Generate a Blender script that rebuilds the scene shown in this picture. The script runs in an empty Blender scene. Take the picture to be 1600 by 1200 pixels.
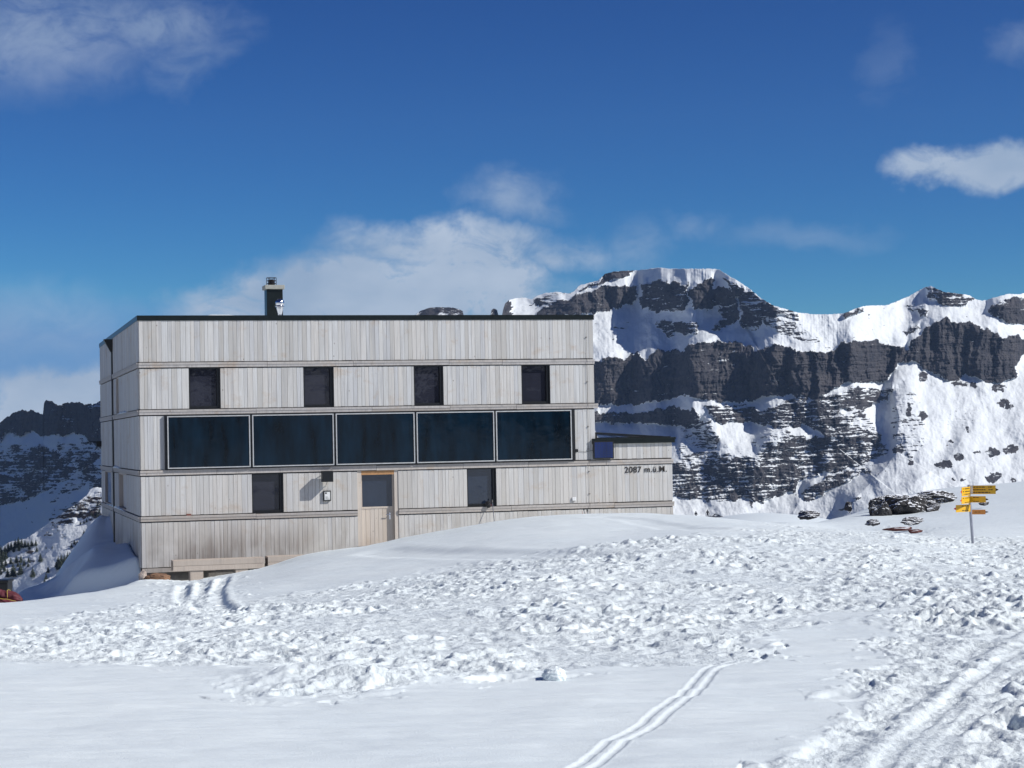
import bpy, bmesh, math, random
import numpy as np
from mathutils import Vector, Matrix
random.seed(7)
scn = bpy.context.scene
COL = scn.collection

# ------------------------------------------------------------------ camera
FPX = 3006.0; PITCH = 0.02688; ROLL = -0.01951
cF = np.array([0, math.cos(PITCH), math.sin(PITCH)])
_u = np.array([0, -math.sin(PITCH), math.cos(PITCH)]); _x = np.array([1.0, 0, 0])
cR = _x*math.cos(ROLL) + _u*math.sin(ROLL); cU = -_x*math.sin(ROLL) + _u*math.cos(ROLL)
cam_d = bpy.data.cameras.new("camera"); cam = bpy.data.objects.new("camera", cam_d); COL.objects.link(cam)
cam_d.sensor_fit = 'HORIZONTAL'; cam_d.sensor_width = 36; cam_d.lens = 36*FPX/1600
cam_d.clip_start = 0.1; cam_d.clip_end = 30000
cam.matrix_world = Matrix(((cR[0], cU[0], -cF[0], 0), (cR[1], cU[1], -cF[1], 0), (cR[2], cU[2], -cF[2], 0), (0, 0, 0, 1)))
scn.camera = cam
# ------------------------------------------------------------------ light
SUN_EL = math.radians(37.5); SUN_AZ = math.radians(104.5)      # azimuth clockwise from +Y
SDIR = Vector((math.sin(SUN_AZ)*math.cos(SUN_EL), math.cos(SUN_AZ)*math.cos(SUN_EL), math.sin(SUN_EL)))
sd = bpy.data.lights.new("sun", 'SUN'); sun = bpy.data.objects.new("sun", sd); COL.objects.link(sun)
sd.energy = 4.15; sd.angle = math.radians(0.5); sd.color = (1.0, 0.972, 0.93)
sun.rotation_euler = SDIR.to_track_quat('Z', 'Y').to_euler(); sun.location = (40, -20, 60)
scn.view_settings.view_transform = 'Standard'; scn.view_settings.look = 'None'
scn.view_settings.exposure = 0.24; scn.view_settings.gamma = 1.0
scn.cycles.max_bounces = 6; scn.cycles.diffuse_bounces = 3
world = bpy.data.worlds.new("World"); scn.world = world; world.use_nodes = True

def pix(px, py, Y):                       # a point seen at (px, py) of the 1600 x 1200 photo, Y metres away
    d = cF + (px-800)/FPX*cR - (py-600)/FPX*cU
    return d/d[1]*Y
def proj(P):
    P = np.asarray(P, float); z = P@cF
    return 800+FPX*(P@cR)/z, 600-FPX*(P@cU)/z

# ---- small node helper
class NT:
    def __init__(s, nt): s.nt = nt; s.n = nt.nodes; s.l = nt.links
    def node(s, t, **k):
        n = s.n.new(t)
        for a, b in k.items(): setattr(n, a, b)
        return n
    def set(s, sock, v):
        if v is None: return
        if hasattr(v, 'is_linked'): s.l.new(v, sock)
        else: sock.default_value = v
    def math(s, op, a, b=None, c=None, clamp=False):
        n = s.node('ShaderNodeMath', operation=op); n.use_clamp = clamp
        for i, v in enumerate((a, b, c)): s.set(n.inputs[i], v)
        return n.outputs[0]
    def vmath(s, op, a, b=None):
        n = s.node('ShaderNodeVectorMath', operation=op); s.set(n.inputs[0], a); s.set(n.inputs[1], b); return n.outputs[0]
    def noise(s, vec, scale, detail=4, rough=.55, dist=0):
        n = s.node('ShaderNodeTexNoise'); s.set(n.inputs['Vector'], vec); n.inputs['Scale'].default_value = scale
        n.inputs['Detail'].default_value = detail; n.inputs['Roughness'].default_value = rough; n.inputs['Distortion'].default_value = dist
        return n.outputs['Fac']
    def ramp(s, fac, stops):
        n = s.node('ShaderNodeValToRGB'); cr = n.color_ramp
        while len(cr.elements) < len(stops): cr.elements.new(.5)
        for e, (p, c) in zip(cr.elements, stops): e.position = p; e.color = (*c, 1) if len(c) == 3 else c
        s.set(n.inputs[0], fac); return n.outputs[0]
    def mix(s, fac, a, b, blend='MIX'):
        n = s.node('ShaderNodeMix', data_type='RGBA', blend_type=blend)
        s.set(n.inputs[0], fac)
        for i, v in ((6, a), (7, b)):
            if isinstance(v, tuple) and len(v) == 3: v = (*v, 1)
            s.set(n.inputs[i], v)
        return n.outputs[2]
    def maprange(s, v, a, b, c=0., d=1., smooth=True):
        n = s.node('ShaderNodeMapRange', interpolation_type='SMOOTHSTEP' if smooth else 'LINEAR')
        s.set(n.inputs[0], v)
        for i, q in enumerate((a, b, c, d)): n.inputs[i+1].default_value = q
        return n.outputs[0]
    def mapping(s, vec, scale=(1, 1, 1), rot=(0, 0, 0), loc=(0, 0, 0)):
        n = s.node('ShaderNodeMapping'); s.set(n.inputs[0], vec)
        n.inputs['Location'].default_value = loc; n.inputs['Rotation'].default_value = rot; n.inputs['Scale'].default_value = scale
        return n.outputs[0]
    def bump(s, h, strength=.3, dist=.01, nrm=None):
        n = s.node('ShaderNodeBump'); s.set(n.inputs['Height'], h); n.inputs['Strength'].default_value = strength
        n.inputs['Distance'].default_value = dist
        if nrm is not None: s.set(n.inputs['Normal'], nrm)
        return n.outputs[0]

def material(name):
    m = bpy.data.materials.new(name); m.use_nodes = True; t = NT(m.node_tree)
    b = [n for n in t.n if n.type == 'BSDF_PRINCIPLED'][0]
    return m, t, b
def simple(name, col, rough=.5, metal=0., spec=.5, var=.12, scale=8., bump=.0):
    m, t, b = material(name)
    co = t.node('ShaderNodeTexCoord').outputs['Object']
    n = t.noise(co, scale, 5, .6)
    dark = tuple(c*(1-var) for c in col); light = tuple(min(1, c*(1+var)) for c in col)
    t.set(b.inputs['Base Color'], t.ramp(n, [(.3, dark), (.7, light)]))
    b.inputs['Roughness'].default_value = rough; b.inputs['Metallic'].default_value = metal
    b.inputs['Specular IOR Level'].default_value = spec
    if bump: t.set(b.inputs['Normal'], t.bump(n, bump, .01))
    return m

# ------------------------------------------------------------------ sky (Nishita) with clouds by direction
def build_world():
    t = NT(world.node_tree); bg = t.n['Background']
    sky = t.node('ShaderNodeTexSky', sky_type='NISHITA'); sky.sun_disc = False
    sky.sun_elevation = SUN_EL; sky.sun_rotation = SUN_AZ; sky.altitude = 2087
    sky.air_density = 1.0; sky.dust_density = 0.15; sky.ozone_density = 4.5
    D = t.node('ShaderNodeTexCoord').outputs['Generated']
    sp = t.node('ShaderNodeSeparateXYZ'); t.set(sp.inputs[0], D)
    y = t.math('MAXIMUM', sp.outputs[1], .05)
    u = t.math('DIVIDE', sp.outputs[0], y); v = t.math('DIVIDE', sp.outputs[2], y)
    warp = t.noise(D, 16, 6, .62); warp2 = t.noise(t.mapping(D, loc=(3, 1, 5)), 13, 6, .62)
    u = t.math('MULTIPLY_ADD', t.math('SUBTRACT', warp, .5), .075, u)
    v = t.math('MULTIPLY_ADD', t.math('SUBTRACT', warp2, .5), .055, v)
    blobs = [(470, 478, 190, 48, .9), (620, 470, 260, 70, 1.0), (740, 440, 120, 60, 1.0), (700, 380, 160, 42, .72), (800, 300, 62, 34, .40), (860, 382, 95, 24, .55),
             (60, 50, 210, 75, .40), (250, 45, 110, 50, .38), (300, 95, 60, 36, .25), (1482, 264, 84, 30, .78), (1590, 262, 90, 36, .80),
             (75, 622, 130, 44, 1.0), (150, 600, 70, 30, .7), (1400, 100, 60, 60, .10), (1250, 372, 130, 26, .17), (1605, 55, 50, 40, .20),
             (30, 500, 160, 60, .2), (1010, 380, 60, 40, .2), (130, 480, 120, 30, .16), (1090, 350, 60, 25, .2)]
    tot = None
    for (px, py, rx, ry, a) in blobs:
        c = pix(px, py, 1.0)
        du = t.math('MULTIPLY', t.math('SUBTRACT', u, float(c[0])), FPX/rx)
        dv = t.math('MULTIPLY', t.math('SUBTRACT', v, float(c[2])), FPX/ry)
        r = t.math('MULTIPLY_ADD', du, du, t.math('MULTIPLY', dv, dv))
        r = t.math('MULTIPLY', r, r) if a > .7 else r
        g = t.math('MULTIPLY', t.math('EXPONENT', t.math('MULTIPLY', r, -1.0)), a)
        tot = g if tot is None else t.math('MAXIMUM', tot, g)
    det = t.noise(t.mapping(D, scale=(1, 1, 1.7)), 34, 9, .66, .5)
    dens = t.math('MULTIPLY', tot, t.maprange(det, .25, .62, .30, 1.12))
    dens = t.maprange(dens, .03, .72, 0, .93, False)
    dens = t.math('MULTIPLY', dens, t.maprange(sp.outputs[1], .1, .3))
    shade = t.noise(t.mapping(D, scale=(1, 1, 2)), 14, 4, .5)
    ccol = t.ramp(shade, [(.3, (.28, .37, .50)), (.7, (.47, .54, .64))])
    # cloud radiance is divided by the background strength so that both share one exposure
    S = .085
    ch = t.node('ShaderNodeSeparateColor'); t.set(ch.inputs[0], sky.outputs[0]); cmb = t.node('ShaderNodeCombineColor')
    for i, (g, ref, tint, top) in enumerate(((2.6, .083, .40, .125), (2.0, .265, .80, .27), (1.6, .536, 1.12, .50))):     # a clearer, deeper high-mountain blue
        goal = (.036, .158, .350)[i]
        q = t.math('POWER', t.math('MULTIPLY', ch.outputs[i], tint*S/ref), g)
        t.set(cmb.inputs[i], t.math('MINIMUM', t.math('MULTIPLY', q, goal/S), top/S))
    k = cmb.outputs[0]
    sc = t.mix(1.0, ccol, (1/S, 1/S, 1/S), 'MULTIPLY')
    out = t.mix(dens, k, sc)
    t.set(bg.inputs[0], out); bg.inputs[1].default_value = S
build_world()

# ------------------------------------------------------------------ numpy noise
def _hash(ix, iy, seed):
    h = (ix.astype(np.int64)*374761393 + iy.astype(np.int64)*668265263 + seed*1442695041) & 0xffffffff
    h = ((h ^ (h >> 13))*1274126177) & 0xffffffff
    return ((h ^ (h >> 16)) & 0xffffff)/float(0x1000000)
def vnoise(x, y, seed=0):
    ix = np.floor(x); iy = np.floor(y); fx = x-ix; fy = y-iy
    a = np.zeros_like(x)
    for dx in (0, 1):
        for dy in (0, 1):
            ang = _hash(ix+dx, iy+dy, seed)*2*np.pi
            g = np.cos(ang)*(fx-dx) + np.sin(ang)*(fy-dy)
            wx = fx*fx*fx*(fx*(fx*6-15)+10); wy = fy*fy*fy*(fy*(fy*6-15)+10)
            a += g*(wx if dx else 1-wx)*(wy if dy else 1-wy)
    return a*1.5            # about -1..1
def fbm(x, y, oct=5, seed=0, gain=.5, lac=2.03):
    s = np.zeros_like(x); a = 1.; n = 0
    for i in range(oct):
        s += a*vnoise(x, y, seed+i*17); n += a; a *= gain; x = x*lac+11.3; y = y*lac+5.7
    return s/n*1.4
def ridged(x, y, oct=5, seed=0, gain=.5):
    s = np.zeros_like(x); a = 1.; n = 0
    for i in range(oct):
        s += a*(1-2*np.abs(vnoise(x, y, seed+i*31))); n += a; a *= gain; x = x*2.07+3.1; y = y*2.07+7.7
    return s/n
def sstep(x, a, b):
    t = np.clip((x-a)/(b-a), 0, 1); return t*t*(3-2*t)
def inpoly(x, y, poly):
    c = np.zeros(x.shape, bool); n = len(poly)
    xmin = min(p[0] for p in poly); xmax = max(p[0] for p in poly); ymin = min(p[1] for p in poly); ymax = max(p[1] for p in poly)
    sel = (x >= xmin) & (x <= xmax) & (y >= ymin) & (y <= ymax)
    xs = x[sel]; ys = y[sel]; cc = np.zeros(xs.shape, bool)
    j = n-1
    for i in range(n):
        xi, yi = poly[i]; xj, yj = poly[j]
        if yi != yj:
            cc ^= ((yi > ys) != (yj > ys)) & (xs < (xj-xi)*(ys-yi)/(yj-yi)+xi)
        j = i
    c[sel] = cc; return c
def polydist(x, y, pl, closed=False):
    """distance, signed side, and fraction along an open polyline"""
    best = np.full(x.shape, 1e9); side = np.zeros(x.shape)
    pts = list(pl)+([pl[0]] if closed else [])
    for (x0, y0), (x1, y1) in zip(pts[:-1], pts[1:]):
        dx, dy = x1-x0, y1-y0; L = dx*dx+dy*dy+1e-9
        tt = np.clip(((x-x0)*dx+(y-y0)*dy)/L, 0, 1)
        ex = x-(x0+tt*dx); ey = y-(y0+tt*dy); d = np.hypot(ex, ey)
        m = d < best; best[m] = d[m]; side[m] = ((dx*ey-dy*ex)/(np.sqrt(L)*np.maximum(d, 1e-6)))[m]
    return best, side
def blur(a, k, axis):
    if k < 1: return a
    w = np.exp(-np.linspace(-2, 2, 2*k+1)**2); w /= w.sum()
    p = np.pad(a, [(k, k) if i == axis else (0, 0) for i in range(2)], mode='edge')
    out = np.zeros_like(a)
    for i, ww in enumerate(w):
        sl = [slice(None)]*2; sl[axis] = slice(i, i+a.shape[axis]); out += ww*p[tuple(sl)]
    return out

def grid_mesh(name, P, mat, attrs=None, smooth=True):
    nr, nc = P.shape[:2]
    me = bpy.data.meshes.new(name)
    idx = np.arange(nr*nc).reshape(nr, nc)
    q = np.stack([idx[:-1, :-1], idx[:-1, 1:], idx[1:, 1:], idx[1:, :-1]], -1).reshape(-1, 4)
    me.vertices.add(nr*nc); me.vertices.foreach_set('co', P.reshape(-1).astype(np.float32))
    me.loops.add(q.size); me.loops.foreach_set('vertex_index', q.reshape(-1).astype(np.int32))
    me.polygons.add(len(q)); me.polygons.foreach_set('loop_start', np.arange(0, q.size, 4, dtype=np.int32))
    me.polygons.foreach_set('loop_total', np.full(len(q), 4, np.int32))
    me.polygons.foreach_set('use_smooth', np.full(len(q), smooth))
    me.update(calc_edges=True)
    for k, v in (attrs or {}).items():
        a = me.attributes.new(k, 'FLOAT', 'POINT'); a.data.foreach_set('value', v.reshape(-1).astype(np.float32))
    me.materials.append(mat)
    o = bpy.data.objects.new(name, me); COL.objects.link(o)
    return o

# ------------------------------------------------------------------ materials of the setting
def snow_material():
    m, t, b = material("snow")
    co = t.node('ShaderNodeTexCoord').outputs['Object']
    n = t.noise(co, .6, 5, .6)
    t.set(b.inputs['Base Color'], t.ramp(n, [(.3, (.76, .83, .845)), (.7, (.805, .868, .87))]))
    b.inputs['Roughness'].default_value = .55; b.inputs['Specular IOR Level'].default_value = .25
    at = t.node('ShaderNodeAttribute'); at.attribute_name = 'tread'
    fine = t.noise(co, 90, 4, .7); mid = t.noise(co, 17, 6, .65)
    rip = t.noise(t.mapping(co, rot=(0, 0, .35), scale=(3, 11, 8)), 1., 5, .6)
    fine = t.math('MULTIPLY_ADD', rip, 1.2, fine)
    h = t.math('MULTIPLY_ADD', fine, .15, t.math('MULTIPLY', mid, t.math('MULTIPLY_ADD', at.outputs['Fac'], 1.0, .05)))
    t.set(b.inputs['Normal'], t.bump(h, .75, .035))
    return m
def mountain_material(name, rdark, rlight, strata=.05, sm=(.76, .795, .81)):
    m, t, b = material(name)
    co = t.node('ShaderNodeTexCoord').outputs['Object']
    at = t.node('ShaderNodeAttribute'); at.attribute_name = 'rock'
    n1 = t.noise(t.mapping(co, scale=(1, .6, 1.9)), .07, 7, .72)
    n2 = t.noise(t.mapping(co, scale=(1, .6, 3.)), .22, 4, .65)
    f = t.math('ADD', at.outputs['Fac'], t.math('MULTIPLY_ADD', t.math('SUBTRACT', n1, .5), .55, t.math('MULTIPLY', t.math('SUBTRACT', n2, .5), .40)))
    rock = t.maprange(f, .44, .56)
    streak = t.noise(t.mapping(co, scale=(1.6, .6, .35)), .06, 6, .65, .4)
    fine = t.noise(t.mapping(co, scale=(1.3, 1, 1.1)), .16, 6, .7)
    band = t.noise(t.mapping(co, scale=(.25, .2, 2.4)), .035, 5, .6, .3)
    streak = t.math('MULTIPLY_ADD', t.math('SUBTRACT', band, .5), .55, streak)
    rc = t.mix(.5, t.ramp(streak, [(.3, rdark), (.68, rlight)]), t.ramp(fine, [(.3, tuple(.55*c for c in rdark)), (.7, tuple(1.15*c for c in rlight))]))
    t.set(b.inputs['Base Color'], t.mix(rock, (*sm, 1), rc))
    b.inputs['Roughness'].default_value = .8; b.inputs['Specular IOR Level'].default_value = .15
    hb = t.math('MULTIPLY', fine, rock)
    hs = t.math('MULTIPLY', t.noise(co, .05, 5, .55), .6)
    t.set(b.inputs['Normal'], t.bump(t.math('ADD', hb, hs), .8, 5.0))
    return m
M_SNOW = snow_material()
M_MTN = mountain_material("mountain_rock_and_snow", (.022, .027, .040), (.108, .100, .102))
M_MTNL = mountain_material("left_mountain_rock_and_snow", (.045, .042, .048), (.12, .095, .088))

# ------------------------------------------------------------------ mountains
def mountain(name, mat, cols, sky_pts, bot_pts, Ybot, regions, spurs, nrow, tilt, amp=1., seed=0, back=True, spots=(), mslope=(.60, 2.7), relief=None, sv=.16):
    c = np.array(cols, float)
    top = np.interp(c, [p[0] for p in sky_pts], [p[1] for p in sky_pts])
    bot = np.interp(c, [p[0] for p in bot_pts], [p[1] for p in bot_pts])
    top = top + (2.2 if seed == 41 else 1.0)*fbm(c*.30, c*0+3.3, 4, seed+90, .6)
    r = np.linspace(0, 1, nrow)[:, None]
    PX = np.repeat(c[None], nrow, 0); PY = bot[None]*(1-r)+top[None]*r
    wx = PX+6*fbm(PX*.045, PY*.05, 4, seed+1)+2.6*fbm(PX*.2, PY*.25, 4, seed+2, .6)
    wy = PY+5*fbm(PX*.05, PY*.045, 4, seed+3)+3.6*fbm(PX*.16, PY*.12, 4, seed+4, .62)
    cov = np.zeros_like(PX)
    for pol, cv in regions:
        cov = np.maximum(cov, inpoly(wx, wy, pol)*cv)
    step = np.median(np.diff(c)); cov0 = cov.copy()
    for (sx, sy, rx, ry) in spots:
        d = np.hypot((wx-sx)/rx, (wy-sy)/ry); cov = np.maximum(cov, .85*(1-sstep(d, .7, 1.15)))
    Rs = blur(blur(cov0, 4, 0), max(2, int(4/step)), 1)
    Rw = Rs.copy()
    for _ in range(3): Rw = blur(Rw, max(3, int(40/step)), 1)
    ml = mslope[0]+(mslope[1]-mslope[0])*sstep(Rs, .15, .95)
    m = mslope[0]+(mslope[1]-mslope[0])*sstep(Rw, .15, .95)
    # elevation tangent per vertex
    D = cF[None, None]+((PX-800)/FPX)[..., None]*cR-((PY-600)/FPX)[..., None]*cU
    T = D[..., 2]/D[..., 1]; U = D[..., 0]/D[..., 1]
    Y = np.zeros_like(PX); Y[0] = Ybot+tilt(c)
    E = np.zeros_like(Y)
    for i in range(1, nrow):
        dt = T[i]-T[i-1]
        Y[i] = Y[i-1]*(1+dt/np.maximum(m[i]-T[i], .2))
        E[i] = E[i-1]*.95+Ybot*dt*(1/np.maximum(ml[i]-T[i], .2)-1/np.maximum(m[i]-T[i], .2))
    Y = Y+.8*blur(E, max(2, int(4/step)), 1)
    s = Ybot/3006.
    hard = sstep(Rs, .3, .9)
    # strata: ledges that run level
    hh = PY+.035*PX+3*fbm(PX*.012, PY*.01, 3, seed+5)
    st = fbm(PX*.022, hh*.20, 5, seed+6, .6)
    butt = ridged(PX*.028+.25*fbm(PX*.02, PY*.03, 3, seed+8), PY*.006, 5, seed+7, .52)
    flut = fbm(PX*.055+PY*.012, PY*.010, 4, seed+9)
    lump = fbm(PX*.018, PY*.02, 5, seed+10, .5)
    soft = fbm(PX*.010, PY*.012, 3, seed+11)
    Y = Y+s*amp*(-butt*17*hard-(ridged(PX*.09+.4*fbm(PX*.05, PY*.05, 3, seed+14), PY*.018, 4, seed+13)*2.4)*hard+st*3.6*sstep(Rs, .1, .6)+flut*.8*(1-hard)-lump*9*(1-.4*hard)-ridged(PX*.022-PY*.006, PY*.010, 4, seed+15)*5*(1-hard)-soft*14+fbm(PX*.16, PY*.2, 4, seed+12)*1.6*sstep(Rs, .05, .5))
    for pl, A, w in spurs:
        d, sd_ = polydist(PX, PY, pl)
        q = d/w
        Y = Y+s*A*q*np.exp(1-q)*(.55*sd_+.35)
    if relief is not None: Y = Y+relief(PX, PY)
    P = np.stack([U*Y, Y, T*Y], -1)
    # where the ledges are steep rock shows, where they are flat snow lies
    dY = np.gradient(Y, axis=0); dH = np.gradient(P[..., 2], axis=0)
    steep = dH/np.maximum(np.hypot(dY, dH), 1e-6)
    nz = .5+.34*fbm(PX*.045, hh*sv, 5, seed+20, .62)+.22*fbm(PX*.035+.3*PY*.03, PY*.040, 5, seed+21, .6)-.22*ridged(PX*.030+.5*lump*.3, PY*.013, 4, seed+22, .5)+.05
    ns = np.clip((steep-.55)/.45, 0, 1)
    thr = 1-cov
    rock = np.where(cov > .02, .5+1.25*((.72*nz+.28*ns)-(.16+.55*thr)), 0.)
    rock = np.clip(rock, 0, 1)
    # thin wind-bared specks on open snow
    sp = fbm(PX*.13, hh*.22, 4, seed+30, .6)
    rock = np.maximum(rock, sstep(sp+.30*fbm(PX*.015, PY*.018, 3, seed+31), .62, .80)*.75)
    if back:     # the far side
        P2 = []
        for k, (dy, dz) in enumerate(((15, -4), (60, -30), (200, -130), (500, -420))):
            q = P[-1].copy(); q[:, 1] += dy; q[:, 0] *= (1+dy/np.maximum(P[-1][:, 1], 1)); q[:, 2] += dz; P2.append(q)
        P = np.concatenate([P, np.array(P2)]); rock = np.concatenate([rock, np.repeat(rock[-1:]*.5, 4, 0)])
    o = grid_mesh(name, P, mat, {'rock': rock}); o['kind'] = 'structure'
    o2 = P[:nrow]
    def surf(px, py):
        j = int(np.argmin(np.abs(c-px))); i = int(np.argmin(np.abs(PY[:, j]-py))); return o2[i, j]
    return surf

SKY_R = [(480, 560), (600, 520), (640, 500), (650, 491), (658, 485), (668, 482), (676, 480), (700, 480), (715, 482), (723, 486), (726, 500), (745, 507), (765, 500), (768, 485), (772, 481), (777, 485),
 (779, 500), (784, 500), (787, 477), (795, 469), (805, 466), (820, 465), (830, 468), (840, 462), (852, 458), (870, 456), (890, 459), (897, 455), (905, 446), (920, 442), (935, 438), (945, 428), (955, 425),
 (975, 423), (1000, 422), (1022, 419), (1030, 418), (1050, 420), (1090, 420), (1115, 420), (1125, 422), (1140, 432), (1150, 437), (1170, 450), (1190, 467), (1210, 478), (1225, 482), (1245, 488),
 (1270, 491), (1300, 491), (1320, 489), (1335, 483), (1350, 478), (1370, 477), (1385, 477), (1400, 471), (1420, 463), (1435, 454), (1445, 449), (1455, 447), (1465, 452), (1475, 456), (1490, 458),
 (1515, 461), (1525, 468), (1535, 470), (1550, 466), (1575, 459), (1590, 460), (1600, 458), (1660, 450), (1760, 470), (1900, 440)]
REG_R = [
 ([(842, 490), (850, 478), (897, 463), (926, 455), (944, 447), (977, 445), (987, 449), (998, 449), (996, 466), (985, 477), (950, 486), (926, 490), (900, 492), (842, 500)], .95),
 ([(900, 452), (913, 448), (933, 442), (946, 426), (970, 421), (991, 422), (983, 430), (966, 435), (939, 444), (904, 455)], .92),
 ([(640, 470), (730, 470), (730, 530), (640, 530)], .9), ([(764, 476), (800, 465), (800, 490), (790, 500), (764, 510)], .85), ([(830, 462), (895, 455), (880, 470), (850, 475), (835, 485)], .55),
 ([(996, 441), (1027, 439), (1053, 440), (1075, 443), (1075, 472), (1071, 487), (1022, 486), (1003, 483), (998, 466), (1005, 452)], .70),
 ([(1075, 452), (1097, 442), (1110, 434), (1118, 437), (1115, 449), (1136, 450), (1149, 461), (1152, 476), (1119, 479), (1108, 484), (1082, 483), (1077, 466)], .95),
 ([(1119, 481), (1152, 477), (1154, 494), (1147, 507), (1125, 516), (1110, 514), (1127, 498)], .72),
 ([(1053, 505), (1075, 501), (1092, 509), (1090, 520), (1071, 522), (1057, 518)], .72),
 ([(1020, 502), (1050, 500), (1062, 530), (1040, 528)], .42), ([(960, 505), (985, 500), (975, 530), (960, 540)], .36),
 ([(1130, 433), (1162, 448), (1195, 468), (1228, 484), (1250, 490), (1250, 503), (1217, 494), (1195, 503), (1173, 518), (1156, 505), (1158, 479), (1141, 452)], .60),
 ([(1180, 492), (1250, 505), (1300, 545), (1260, 535), (1200, 512)], .36),
 ([(600, 575), (928, 563), (935, 562), (950, 560), (965, 556), (975, 562), (990, 554), (1000, 552), (1008, 562), (1018, 552), (1030, 546), (1055, 545), (1063, 552), (1075, 540), (1085, 536), (1120, 533), (1150, 534),
   (1175, 540), (1180, 548), (1200, 542), (1215, 540), (1250, 548), (1290, 549), (1310, 540), (1320, 534), (1370, 530), (1385, 540), (1410, 543), (1417, 548), (1430, 530), (1445, 515), (1460, 505), (1468, 500),
   (1480, 497), (1490, 503), (1510, 502), (1530, 510), (1550, 520), (1560, 520), (1570, 528), (1585, 524), (1600, 526), (1700, 545), (1700, 575), (1600, 551), (1590, 565), (1587, 588), (1561, 597), (1545, 597), (1520, 588),
   (1504, 584), (1501, 592), (1480, 597), (1442, 575), (1434, 562), (1416, 566), (1403, 566), (1390, 592), (1381, 596), (1337, 597), (1316, 599), (1305, 605), (1283, 619), (1250, 618), (1206, 618), (1162, 628),
   (1097, 626), (1082, 622), (1070, 613), (1057, 622), (1040, 626), (1016, 628), (996, 633), (966, 631), (944, 633), (928, 633), (600, 650)], 1.0),
 ([(900, 646), (975, 645), (1016, 642), (1050, 638), (1085, 640), (1092, 652), (1088, 665), (1050, 665), (1020, 661), (900, 660)], .84),
 ([(1098, 635), (1160, 630), (1190, 640), (1230, 626), (1250, 615), (1290, 620), (1330, 605), (1395, 607), (1385, 625), (1350, 640), (1310, 640), (1330, 650), (1325, 665), (1290, 672), (1250, 665), (1220, 670), (1180, 660), (1120, 660)], .60),
 ([(1000, 726), (1053, 722), (1100, 718), (1130, 708), (1180, 712), (1230, 702), (1270, 685), (1310, 680), (1350, 668), (1375, 672), (1380, 690), (1390, 705), (1375, 715), (1340, 730), (1300, 738), (1250, 748), (1240, 772),
   (1210, 775), (1190, 787), (1160, 778), (1130, 785), (1110, 782), (1080, 780), (1000, 765)], .55),
 ([(1060, 670), (1110, 655), (1125, 690), (1120, 720), (1060, 722)], .46), ([(1170, 690), (1200, 668), (1260, 680), (1260, 705), (1190, 714)], .5), ([(1255, 660), (1350, 640), (1372, 672), (1300, 690)], .50),
 ([(1250, 772), (1290, 745), (1350, 728), (1362, 735), (1310, 760), (1260, 787)], .66), ([(1310, 795), (1340, 770), (1345, 778), (1315, 800)], .55), ([(1390, 600), (1440, 620), (1450, 690), (1420, 720), (1395, 690)], .36),
 ([(1445, 445), (1465, 450), (1490, 456), (1525, 466), (1500, 478), (1470, 476), (1450, 468)], .66), ([(1543, 482), (1560, 470), (1590, 464), (1640, 470), (1640, 505), (1600, 507), (1570, 502), (1550, 492)], .82),
 ([(1437, 480), (1452, 486), (1448, 496), (1435, 494)], .75), ([(1410, 515), (1435, 507), (1440, 514), (1418, 522)], .62), ([(1315, 492), (1345, 482), (1352, 485), (1320, 499)], .92), ([(1410, 478), (1440, 474), (1446, 481), (1418, 486)], .55),
]
SPOT_R = [(1404, 703, 9, 8), (1512, 672, 4, 6), (1500, 713, 7, 6), (1526, 708, 8, 5), (1552, 706, 13, 9), (1577, 702, 12, 8), (1474, 725, 14, 8), (1553, 745, 13, 9), (1441, 589, 7, 9), (1560, 607, 14, 8), (1519, 602, 5, 5),
          (1568, 629, 12, 6), (1578, 636, 8, 4), (1500, 599, 14, 6), (1425, 722, 6, 5), (1485, 690, 5, 3), (1587, 750, 7, 3), (1326, 791, 7, 6), (1118, 807, 12, 4), (1175, 806, 8, 4), (1174, 788, 3, 5), (1493, 748, 4, 3), (1505, 750, 4, 3),
          (1255, 802, 8, 4), (1260, 575, 7, 6), (1060, 596, 5, 9), (1440, 650, 8, 6), (1420, 640, 5, 12)]
SPUR_R = [([(1128, 424), (1150, 465), (1158, 500), (1120, 522), (1082, 544)], 34, 34),
          ([(1392, 598), (1404, 650), (1400, 705), (1385, 730), (1340, 775), (1295, 840)], 58, 48),
          ([(1452, 448), (1446, 480), (1432, 512), (1424, 560)], 22, 26), ([(1600, 470), (1560, 480), (1545, 500)], 12, 26),
          ([(1500, 690), (1478, 722), (1430, 752)], 16, 24),
          ([(1062, 540), (1072, 600), (1075, 625), (1090, 650)], 26, 22), ([(1000, 550), (1006, 620)], 16, 20),
          ([(1185, 545), (1192, 600)], 14, 18), ([(1240, 545), (1236, 600)], 14, 16), ([(1330, 535), (1326, 590)], 18, 20), ([(1400, 545), (1396, 590)], 14, 14),
          ([(1075, 640), (1100, 665), (1125, 700), (1120, 740)], 18, 22), ([(1200, 680), (1180, 715), (1175, 770)], 16, 22), ([(1270, 660), (1310, 700), (1262, 760), (1240, 800)], 18, 30), ([(1005, 440), (1000, 480)], 14, 14), ([(1030, 440), (1045, 485)], 12, 12),
          ([(1345, 478), (1330, 500), (1320, 530)], 12, 22)]
BOT_R = [(480, 860), (1040, 850), (1300, 850), (1400, 835), (1900, 820)]
def relief_r(PX, PY):          # the open slope under the summit looks to the right, into the sun
    return 46*np.tanh((PX-985)/80)*np.exp(-((PY-528)/48)**2)*(1-sstep(PX, 1090, 1230))
def tilt_r(c): return -110*np.clip((c-900)/500, -1.2, 1.)+40*np.clip((c-1400)/200, 0, 2)
cols = np.concatenate([np.arange(480, 900, 3.0), np.arange(900, 1640, .8), np.arange(1640, 1900, 4)])
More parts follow.
